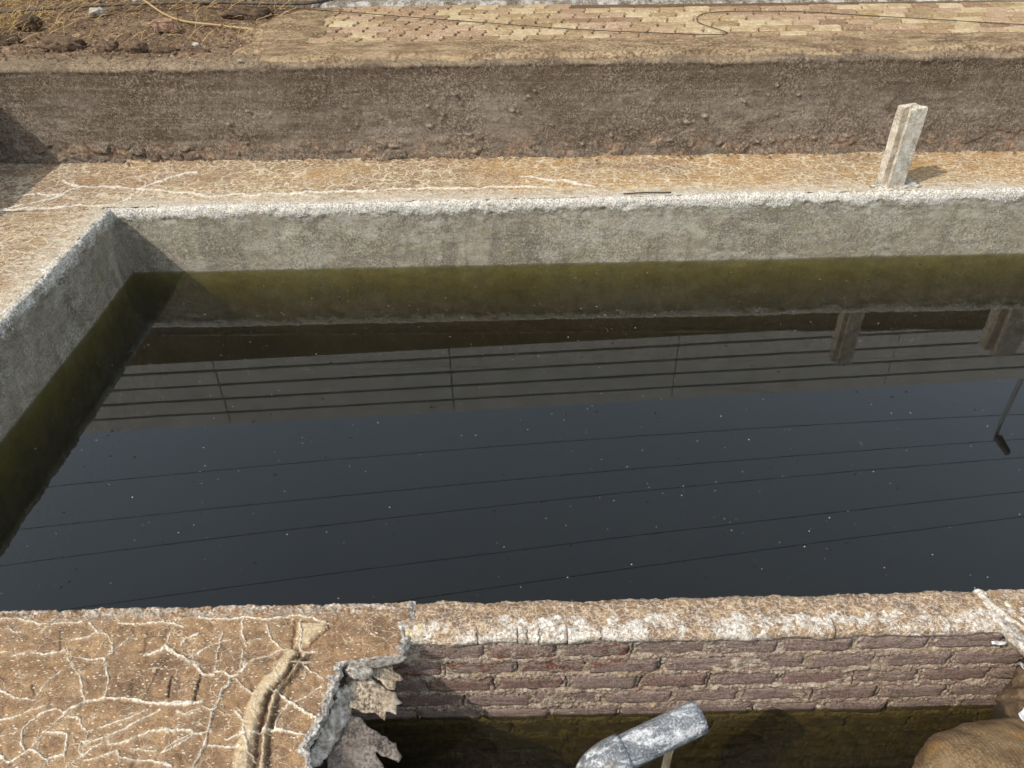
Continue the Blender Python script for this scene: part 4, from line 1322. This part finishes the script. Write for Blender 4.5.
cols = [np.stack([X[:, 0] - a, Y[:, 0], Z[:, 0] + b], -1) for a, b in fold][::-1]
P = np.concatenate([np.stack(cols, 1), P], 1)
def padl(a, v): return np.concatenate([np.full((a.shape[0], len(fold)), v), a], 1)
plat2 = grid('platform', P, platform_m, {'salt': padl(np.maximum(q * .8, sstep(.35, .75, fbm(X * 14, Y * 14, 80, 4))), .2), 'dirt': padl(q2, 0), 'pale': padl(q * 0, 0), 'rim': padl(0.55 * sstep(0.05, 0.01, Dg) + 0.3, .6)}, flip=False)
tag(plat2, 'salt whitened platform corner at the right end of the brick wall', None, None, 'structure')
A, T = np.meshgrid(spaced(-0.3, 1.50, .02), np.linspace(0, 1, 40), indexing='ij')
Xs = np.interp(A, [a for a, b in redge], [b for a, b in redge]) + 0.14 + 0.06 * T + 0.02 * fbm(A * 9, T * 9, 53, 4)
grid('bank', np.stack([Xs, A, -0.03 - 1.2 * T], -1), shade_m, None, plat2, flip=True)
# near end of the small tank, under the camera
A, T = np.meshgrid(spaced(-0.8, 2.1, .05), np.linspace(0, 1, 30), indexing='ij')
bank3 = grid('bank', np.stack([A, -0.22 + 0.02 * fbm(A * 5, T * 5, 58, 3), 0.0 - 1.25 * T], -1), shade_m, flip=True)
tag(bank3, kind='structure')
A, T = np.meshgrid(spaced(-0.8, 2.1, .05), spaced(-4.2, -0.22, .05), indexing='ij')
tag(grid('platform', np.stack([A, T, -0.003 + 0.004 * fbm(A * 5, T * 5, 59, 3)], -1), ground_m), kind='structure')

# ================================================================== THINGS
# ------------------------------------------------------------------ concrete posts with a side groove
def grooved_post(name, label, x, y, w, dep, h, lean=0.0):
    hw, hd = w / 2, dep / 2
    ga, gb, gd = -hd + dep * 0.16, -hd + dep * 0.52, w * 0.45
    prof = [(-hw, -hd), (hw, -hd), (hw, ga), (hw - gd, ga + .006), (hw - gd, gb - .006), (hw, gb), (hw, hd), (-hw, hd), (-hw, gb), (-hw + gd, gb - .006), (-hw + gd, ga + .006), (-hw, ga)]
    bm = bmesh.new()
    n = len(prof)
    zs = [-0.05] + list(np.linspace(0.0, h, 22))
    rngs = []
    for i, z in enumerate(zs):
        ring_ = []
        for k, (px, py) in enumerate(prof):
            q = 1.0
            if z > h - 0.03:
                q = 1 - 0.05 * ((z - h + 0.03) / 0.03)
            zz = z
            if z > h - 0.02: zz -= 0.024 * (px < -hw * .4) + 0.010 * (py > 0) + 0.006 * (px > hw * .4)     # worn top corner
            ring_.append(bm.verts.new((px * q + 0.0012 * math.sin(i * .7 + k * 1.7), py * q + 0.0012 * math.sin(i * .9 + k * 2.9), zz)))
        rngs.append(ring_)
    for a, b in zip(rngs[:-1], rngs[1:]):
        for k in range(n):
            bm.faces.new((a[k], a[(k + 1) % n], b[(k + 1) % n], b[k]))
    bm.faces.new(rngs[-1])
    bmesh.ops.bevel(bm, geom=[e for e in bm.edges if e.calc_face_angle(0) > 0.6 and e.is_manifold], offset=0.005, segments=2, affect='EDGES', profile=.5)
    o = mesh_obj(name, bm, post_m)
    o.location = (x, y, -0.01)
    o.rotation_euler = (0, lean, 0.22)
    return o


p1 = grooved_post('concrete_post', '', 2.605, 4.985, 0.120, 0.135, 0.56, 0.02)
tag(p1, 'short pale concrete post with a side groove, standing on the ledge above the water', 'post', 'grooved concrete posts')
p2 = grooved_post('concrete_post', '', 3.86, 5.02, 0.21, 0.18, 0.50, 0.02)
tag(p2, 'broader grooved concrete post seen only as a reflection at the right side of the water', 'post', 'grooved concrete posts')
# grout heap at the foot of the first post
bm = bmesh.new(); bmesh.ops.create_icosphere(bm, subdivisions=4, radius=1.0)
for v in bm.verts:
    n = float(fbm(np.array([v.co.x * 2.4 + 3]), np.array([v.co.y * 2.4 + v.co.z]), 5, 4)[0])
    v.co *= 1 + .28 * n
    v.co = Vector((v.co.x * 0.17, v.co.y * 0.10, v.co.z * 0.028))
o = mesh_obj('grout', bm, rimwhite_m, None, True); o.location = (0.05, -0.01, 0.012); o.parent = p1

# ------------------------------------------------------------------ grey pipe with an elbow
pipe = empty('drain_pipe', 'grey plastic pipe with an elbow, smeared with white cement, pointing right over the near tank', 'pipe', (0.205, 1.06, -0.5))
R_ = 0.048
e0 = Vector((0.262, 1.090, -0.012)); tip = Vector((0.520, 1.192, 0.012))
dirv = (tip - e0).normalized()


def ring_tube(name, path, r_out, r_in, mat, parent):
    V1, F1 = tube(path, r_out, 28, 0, False)
    V2, F2 = tube(path, r_in, 28, 0, False)
    n = len(V1); m = len(path)
    F = F1 + [tuple(reversed([i + n for i in f])) for f in F2]
    for k in range(28):
        k2 = (k + 1) % 28
        F.append((k2, k, n + k, n + k2))
        a = (m - 1) * 28
        F.append((a + k, a + k2, n + a + k2, n + a + k))
    o = raw(name, V, F, mat) if False else raw(name, V1 + V2, F, mat, None, True)
    child(o, parent)
    return o


sp = [e0 + dirv * t for t in np.linspace(0.0, (tip - e0).length, 14)]
ring_tube('spout', sp, R_, R_ - 0.005, pvc_m, pipe)
# elbow: from the spout round and down
cen = []
rad_e = 0.062
for a in np.linspace(0, math.pi / 2, 14):
    cen.append(e0 + dirv * 0.035 - dirv * (0.035) - dirv * (rad_e * math.sin(a)) + Vector((0, 0, -rad_e * (1 - math.cos(a)))))
ring_tube('elbow', [e0 + dirv * 0.03, e0 + dirv * 0.015] + cen, R_ + 0.006, R_ - 0.002, pvc_m, pipe)
low = cen[-1]
ring_tube('riser', [low + Vector((0, 0, 0.02 - 0.06 * k)) for k in range(12)], R_ - 0.001, R_ - 0.006, pvc_m, pipe)
# stake under the spout
V, F = tube([(0.440, 1.168, -0.62), (0.441, 1.165, -0.35), (0.443, 1.166, -0.14), (0.446, 1.163, -0.052)], [0.017, 0.015, 0.013, 0.014], 8, 0.3, True, 8)
o = raw('stake', V, F, wood_m, None, True)
tag(o, 'pale thin stake standing in the water under the grey pipe', 'stake')


# ------------------------------------------------------------------ mud caked bags at the lower right
def bag(label, c, r, seed, rot, rough=1.0, mat=None):
    bm = bmesh.new(); bmesh.ops.create_icosphere(bm, subdivisions=6, radius=1.0)
    for v in bm.verts:
        x, y, z = v.co
        n = float(fbm(np.array([x * 1.3 + seed]), np.array([y * 1.3 + z * .9]), seed, 4)[0])
        n2 = float(fbm(np.array([x * 5.0 + seed]), np.array([y * 3.0 + z * 3]), seed + 3, 3)[0])
        cr = abs(float(gnoise(np.array([x * 2.6 + y * 1.4]), np.array([y * 1.1 - z * 1.3]), seed + 5)[0]))
        v.co *= 1 + rough * 0.07 * n + rough * 0.012 * n2 - 0.012 * max(0, .16 - cr) / .16
        if v.co.z < -0.45: v.co.z = -0.45 + (v.co.z + .45) * .25
        v.co = Vector((v.co.x * r[0], v.co.y * r[1], v.co.z * r[2]))
    o = mesh_obj('bag', bm, mat or bag_m, None, True)
    o.location = c; o.rotation_euler = rot
    tag(o, label, 'bag', 'mud caked bags')
    return o


bag('large brown mud caked bag in the bottom right corner, half in the small tank', (1.47, 1.00, -0.27), (0.36, 0.29, 0.22), 5, (0.1, 0.12, 0.25))
bag('smaller dark brown bag wedged behind the large one against the end of the brick wall', (1.79, 1.345, -0.24), (0.20, 0.13, 0.18), 9, (0, 0.1, -.2), 2.6, mudcrust_m)
# heap of stone that carries the bags
bm = bmesh.new(); bmesh.ops.create_icosphere(bm, subdivisions=4, radius=1.0)
for v in bm.verts:
    n = float(fbm(np.array([v.co.x * 2 + 1]), np.array([v.co.y * 2 + v.co.z]), 15, 4)[0])
    v.co *= 1 + .2 * n
    v.co = Vector((1.68 + v.co.x * .36, 1.05 + v.co.y * .36, -0.88 + v.co.z * .50))
tag(mesh_obj('mud_heap', bm, shade_m, None, True), 'dark heap of mud under the two bags in the small tank', 'mud heap')


def scrap(label, c, size, seed, rot):
    rng = random.Random(seed)
    ol = [(math.cos(a) * size[0] * rng.uniform(.6, 1.15), math.sin(a) * size[1] * rng.uniform(.6, 1.15)) for a in np.linspace(0, 2 * math.pi, 14)[:-1]]
    o = ragged_sheet('plastic_scrap', ol, lambda x, y: 0.25 * abs(x), white_m, None, seed, 0.002, 0.012)
    o.location = c; o.rotation_euler = rot
    tag(o, label, 'scrap', 'white plastic scraps')


scrap('white plastic scrap lying between the two brown bags', (1.53, 1.235, -0.095), (0.032, 0.02), 3, (.5, .1, .3))
scrap('thin white plastic scrap sticking out of the broken platform edge above the bags', (1.545, 1.458, -0.055), (0.035, 0.008), 4, (.2, 0, .1))
scrap('small white scrap at the end of the brick wall beside the smaller bag', (1.625, 1.41, -0.12), (0.02, 0.014), 5, (.5, .3, .9))


# ------------------------------------------------------------------ clods, stones, broken brick on the earth
def lump_obj(name, c, r, seed, mat, label, cat_, group, cubic=0.0, rot=0.0):
    bm = bmesh.new()
    if cubic:
        bmesh.ops.create_cube(bm, size=1.7)
        bmesh.ops.subdivide_edges(bm, edges=bm.edges, cuts=5, use_grid_fill=True)
    else:
        bmesh.ops.create_icosphere(bm, subdivisions=4, radius=1.0)
    for v in bm.verts:
        x, y, z = v.co
        n = float(fbm(np.array([x * 1.5 + seed * 3.1]), np.array([y * 1.5 + z * 1.1]), seed, 5, .6)[0])
        v.co *= 1 + (0.10 if cubic else 0.30) * n
        if v.co.z < -0.5 and not cubic: v.co.z = -0.5
        v.co = Vector((v.co.x * r[0], v.co.y * r[1], v.co.z * r[2]))
    o = mesh_obj(name, bm, mat, None, not cubic)
    o.location = c; o.rotation_euler = (0.03, 0.04, rot)
    return tag(o, label, cat_, group)


G = 'clods of earth above the wall'
lump_obj('earth_clod', (-4.02, 7.09, .70), (.10, .09, .07), 11, clod_m, 'dark earth clod beside the dry straw in the top left corner', 'clod', G)
lump_obj('earth_clod', (-3.98, 6.58, .69), (.13, .08, .05), 12, clod_m, 'flat dark earth clod at the left edge, above the end of the wall', 'clod', G)
lump_obj('earth_clod', (-3.42, 6.37, .70), (.15, .11, .07), 13, clod_m, 'broad reddish earth clod on the wall top, left of the row of dark clods', 'clod', G)
lump_obj('earth_clod', (-3.04, 6.30, .69), (.07, .06, .05), 14, clod_m, 'small dark earth clod, leftmost of the close row above the wall edge', 'clod', G)
lump_obj('earth_clod', (-2.79, 6.23, .70), (.09, .06, .06), 15, clod_m, 'tallest dark earth clod in the middle of the close row above the wall edge', 'clod', G)
lump_obj('earth_clod', (-2.55, 6.17, .685), (.10, .05, .035), 16, clod_m, 'low flat earth clod just right of the tallest dark clod', 'clod', G)
lump_obj('earth_clod', (-2.26, 6.10, .685), (.07, .045, .035), 17, clod_m, 'lone small earth clod between the brown clods and the paving', 'clod', G)
lump_obj('earth_clod', (-2.22, 7.35, .70), (.20, .12, .06), 18, clod_m, 'dark crumbly earth heap at the left end of the paving, under the cable', 'clod', G)
lump_obj('brick_fragment', (-2.80, 6.87, .725), (.088, .055, .045), 21, oldbrick_m, 'broken piece of reddish brick lying on the bare earth', 'brick', None, 1, .3)
GS = 'pale stones on the earth and ledge'
for c, r, s, l in [((-1.90, 5.83, .69), .022, 31, 'small grey pebble on the wall top near the start of the paving'),
                   ((-3.62, 7.53, .705), .07, 32, 'whitish stone lying just below the cable in the straw'),
                   ((-3.40, 8.0, .73), .09, 33, 'yellowish stone half in the straw above the cable'),
                   ((-2.78, 7.88, .73), .08, 34, 'grey stone near the end of the pale rope at the top of the photo'),
                   ((-2.42, 7.95, .73), .06, 35, 'small grey stone in the straw behind the cable, left of the paving'),
                   ((-2.38, 6.35, .685), .03, 36, 'small pale stone on bare earth between broken brick and paving')]:
    lump_obj('stone', c, (r, r * .8, r * .6), s, stone_m, l, 'stone', GS, 0, s)

# crumbs scattered on the earth, wall top and ledge foot: too many to count
rng = random.Random(77)
V = []; F = []
def crumb(x, y, z, r):
    b = len(V)
    q = [(1, 0, 0), (-1, 0, 0), (0, 1, 0), (0, -1, 0), (0, 0, .8), (0, 0, -.5)]
    a = rng.uniform(0, 3)
    for px, py, pz in q:
        k = r * rng.uniform(.7, 1.3)
        V.append((x + (px * math.cos(a) - py * math.sin(a)) * k, y + (px * math.sin(a) + py * math.cos(a)) * k, z + pz * k))
    for t in [(0, 2, 4), (2, 1, 4), (1, 3, 4), (3, 0, 4), (2, 0, 5), (1, 2, 5), (3, 1, 5), (0, 3, 5)]:
        F.append(tuple(b + i for i in t))
for _ in range(2200):
    crumb(rng.uniform(-5, -1.8), rng.uniform(6.0, 8.3), .682 + rng.uniform(0, .02), rng.choice([.006, .008, .011, .016]))
for _ in range(500):
    x = rng.uniform(-3.4, 4.5); crumb(x, upY(x) + rng.uniform(.03, .3), .684, rng.choice([.004, .006, .009]))
cr_ = raw('crumbs', V, F, clod_m); tag(cr_, 'scattered crumbs of dry earth on the ground above the wall', None, None, 'stuff')
V = []; F = []
for _ in range(420):
    x = rng.uniform(-3.2, 4.5); crumb(x, upY(x) - abs(rng.gauss(0, .05)) - .01, .012, rng.choice([.004, .006, .009, .013]))
cr_ = raw('crumbs', V, F, retain_m); tag(cr_, 'crumbs fallen from the brown wall along the back of the ledge', None, None, 'stuff')

# dry straw
V = []; F = []
def blade(p, dirv_, ln, wd, lift):
    b = len(V)
    side = Vector((-dirv_.y, dirv_.x, 0)).normalized() * wd
    for k in range(4):
        t = k / 3
        q = p + dirv_ * ln * t + Vector((0, 0, lift * math.sin(t * math.pi * .8)))
        V.append(q - side * (1 - .7 * t)); V.append(q + side * (1 - .7 * t) + Vector((0, 0, wd)))
    for k in range(3):
        F.append((b + 2 * k, b + 2 * k + 1, b + 2 * k + 3, b + 2 * k + 2))
for _ in range(3600):
    x = rng.uniform(-5.8, -1.9)
    y = rng.triangular(7.35, 9.0, 8.3) if rng.random() < .93 else rng.uniform(6.3, 7.4)
    if rng.random() < .12: x, y = rng.gauss(-4.25, .25), rng.gauss(7.1, .22)
    a = rng.uniform(0, 6.28)
    blade(Vector((x, y, .69 + .05 * max(0, min(1, (y - 7.3) / 1.2)) + rng.uniform(0, .03))), Vector((math.cos(a), math.sin(a), rng.uniform(-.05, .5))), rng.uniform(.05, .20), rng.uniform(.0012, .0028), rng.uniform(.0, .04))
tag(raw('dry_straw', V, F, straw_m), 'dry yellow straw littering the earth at the top left', None, None, 'stuff')


# ------------------------------------------------------------------ cable, rope and wire on the ground
def cord(name, pts, r, mat, label, cat_, seg=7, per=10):
    V, F = tube(smooth_path(pts, per), r, seg, 0.08, True, 2)
    return tag(raw(name, V, F, mat, None, True), label, cat_)


cord('cable', [(-6.2, 7.05, .72), (-5.2, 7.35, .725), (-4.5, 7.52, .73), (-4.1, 7.60, .735), (-3.75, 7.65, .74), (-3.2, 7.68, .745), (-2.7, 7.68, .745), (-2.3, 7.63, .74), (-1.92, 7.59, .735), (-1.75, 7.62, .73), (-1.6, 7.75, .735), (-1.3, 8.1, .74)], .015, cable_m, 'dusty dark cable lying across the straw and earth at the top left', 'cable')
cord('rope', [(-3.36, 7.9, .76), (-3.31, 7.80, .765), (-3.16, 7.58, .755), (-3.0, 7.41, .715), (-2.8, 7.2, .70), (-2.61, 7.06, .70), (-2.4, 6.97, .698), (-2.2, 6.86, .697), (-1.97, 6.75, .70)], .009, rope_m, 'pale straw coloured rope trailing over the cable towards the paving', 'rope')
cord('wire', [(-2.3, 7.56, .72), (-1.95, 7.48, .726), (-1.75, 7.40, .724), (-1.3, 7.25, .716), (-0.88, 7.08, .712), (-0.2, 6.80, .710), (.44, 6.527, .710), (.75, 6.42, .71), (1.045, 6.34, .71), (1.35, 6.27, .708), (1.60, 6.222, .708), (1.69, 6.24, .712), (1.678, 6.346, .708), (1.60, 6.50, .708), (1.555, 6.66, .708), (1.60, 6.86, .708), (1.739, 6.973, .71), (2.05, 7.0, .708), (2.464, 6.939, .708), (3.0, 6.72, .708), (3.5, 6.52, .708), (3.987, 6.326, .708), (4.8, 6.1, .708)], .0034, wire_m, 'thin black wire looping over the yellow and pink paving', 'wire', 6)
cord('rope', [(-2.05, 7.6, .72), (-2.1, 7.4, .70), (-2.02, 7.3, .705), (-2.1, 7.12, .70)], .006, rope_m, 'short loose end of pale rope beside the dark earth heap', 'rope', 6)
cord('twig', [(0.78, 4.913, .014), (0.93, 4.912, .02), (1.10, 4.910, .019)], .005, wire_m, 'short dark twig lying on the white lip of the far tank wall', 'twig', 6)

# ------------------------------------------------------------------ precast boundary wall (seen mirrored in the water)
bwall = empty('boundary_wall', 'tall wall of pale panels over a brown base, mirrored as stripes in the water', 'wall', (0, 8.8, .66))
BA = 0.0566                                    # skew of the wall line


def bw(x): return 8.80 + BA * x


PH = 0.245
NP = 5
ZB = 2.15                                      # height of the mud plastered base below the panels
pm = {}
def panel_mesh(i, L):
    bm = box_bm(-L / 2, L / 2, -.024, .024, 0.0, PH - .034, .008, 2)
    me = bpy.data.meshes.new('panel'); bm.to_mesh(me); bm.free(); me.materials.append(panel_m)
    return me
def post_mesh():
    bm = box_bm(-.045, .045, .05, .12, -.3, ZB + NP * PH - .02, .006, 2)
    me = bpy.data.meshes.new('post'); bm.to_mesh(me); bm.free(); me.materials.append(panelpost_m)
    return me
BAY = 3.2
pmesh = panel_mesh(0, BAY - .012); qmesh = post_mesh()
xpost = [-0.85 + BAY * k for k in range(-4, 5)]
ang = math.atan(BA)
for k, x in enumerate(xpost):
    o = bpy.data.objects.new('post', qmesh); o.location = (x, bw(x), .62); o.rotation_euler.z = ang; link(o); child(o, bwall)
    if k + 1 < len(xpost):
        xm = x + BAY / 2
        for j in range(NP):
            o = bpy.data.objects.new('panel', pmesh); o.location = (xm, bw(xm) + .012 + rng.uniform(-.003, .003), .66 + ZB + j * PH); o.rotation_euler.z = ang; link(o); child(o, bwall)
backing = mesh_obj('infill', box_bm(xpost[0], xpost[-1], .05, .07, .66 + ZB - .1, .66 + ZB + NP * PH - .03), panelpost_m)
backing.matrix_world = Matrix.Translation((0, 8.82, 0)) @ Matrix.Rotation(ang, 4, 'Z')
backing.parent = bwall; backing.matrix_parent_inverse = Matrix.Translation(-Vector(bwall.location))


base_ = mesh_obj('mud_base', box_bm(xpost[0], xpost[-1], -.16, .10, .5, .66 + ZB - .008, .012), mudbase_m)
base_.matrix_world = Matrix.Translation((0, 8.82, 0)) @ Matrix.Rotation(ang, 4, 'Z')
base_.parent = bwall; base_.matrix_parent_inverse = Matrix.Translation(-Vector(bwall.location))


# ------------------------------------------------------------------ utility poles and lines (seen mirrored in the water)
def utility_pole(x, y, h, label, arm_y, extra=0.0):
    h += extra
    p = empty('utility_pole', label, 'utility pole', (x, y, .6), 'utility poles')
    V, F = tube([(0, 0, 0), (0, 0, h * .5), (0, 0, h)], [.07, .055, .045], 10, 0)
    raw('pole', V, F, steel_m, p, True)
    mesh_obj('crossarm', box_bm(-.02, .02, arm_y[0], arm_y[1], h - .31, h - .27, .004), steel_m, p)
    for q in np.linspace(arm_y[0] + .08, arm_y[1] - .08, 5):
        V, F = tube([(0, q, h - .27), (0, q, h - .2), (0, q, h - .19), (0, q, h - .13), (0, q, h - .12), (0, q, h - .07)], [.014, .014, .035, .035, .022, .022], 8)
        raw('insulator', V, F, white_m, p, True)
    return p


utility_pole(16.5, 10.3, 5.35, 'steel utility pole far off to the right carrying the lines', (-.95, .95), 0.37)
lampost = empty('street_lamp', 'slim pale street lamp mirrored at the right edge of the water', 'street lamp', (8.42, 10.1, .6))
V, F = tube([(0, 0, 0), (0, 0, 2.6), (0, 0, 5.0)], [.06, .045, .035], 10, 0)
raw('pole', V, F, steel_m, lampost, True)
V, F = tube(smooth_path([(0, 0, 4.95), (-.01, -.03, 5.15), (-.05, -.10, 5.28)], 4), .028, 8)
raw('arm', V, F, steel_m, lampost, True)
bm = box_bm(-.07, .07, -.46, -.06, 5.22, 5.32, .03, 2)
for v in bm.verts:
    v.co.z += -.12 * (v.co.y + .06); v.co.x *= 1 - .5 * max(0, -(v.co.y + .2)) / .3
mesh_obj('lamp_head', bm, darkmetal_m, lampost)
utility_pole(-15.0, 6.4, 5.35, 'steel utility pole far off to the left carrying the same lines', (-1.7, 2.4), 0.37)
rY = np.linspace(10.3 - .87, 10.3 + .87, 5); lY = np.linspace(6.4 - 1.62, 6.4 + 2.32, 5)
SAG = [0.50, 0.38, 0.62, 0.45, 0.56]
ORD = ['nearest', 'second nearest', 'middle', 'second farthest', 'farthest']
for k in range(5):
    pts = []
    for t in np.linspace(0, 1, 33):
        pts.append((16.5 + (-15 - 16.5) * t, rY[k] + (lY[k] - rY[k]) * t, 6.25 - SAG[k] * 4 * t * (1 - t)))
    V, F = tube(pts, .0048, 5)
    tag(raw('power_line', V, F, line_m, None, True), '%s of the five overhead lines mirrored as thin dark lines in the water' % ORD[k], 'power line', 'overhead lines')

# ------------------------------------------------------------------ dust and specks on the water
def specks(n, mat, label, lo, hi, seed):
    rg = random.Random(seed)
    V = []; F = []
    for _ in range(n):
        x, y = rg.uniform(-2.55, 4.2), rg.uniform(1.65, 4.8)
        if float(fbm(np.array([x * 1.3]), np.array([y * 1.3]), seed, 3)[0]) < -0.25 and rg.random() < .7: continue
        r = lo + (hi - lo) * rg.random() ** 6
        b = len(V); m = 6; a0 = rg.uniform(0, 6)
        el = rg.uniform(.6, 1)
        for k in range(m):
            a = a0 + 2 * math.pi * k / m
            q = r * rg.uniform(.6, 1.2)
            V.append((x + math.cos(a) * q, y + math.sin(a) * q * el, WATER + .0008))
        V.append((x, y, WATER + .0008 + r * .4))
        for k in range(m):
            F.append((b + k, b + (k + 1) % m, b + m))
    tag(raw('floating_specks', V, F, mat), label, None, None, 'stuff')


specks(3600, speck_m, 'tiny pale specks floating on the dark water', .0006, .0034, 6)
specks(1100, darkspeck_m, 'tiny dark specks floating on the dark water', .002, .011, 16)
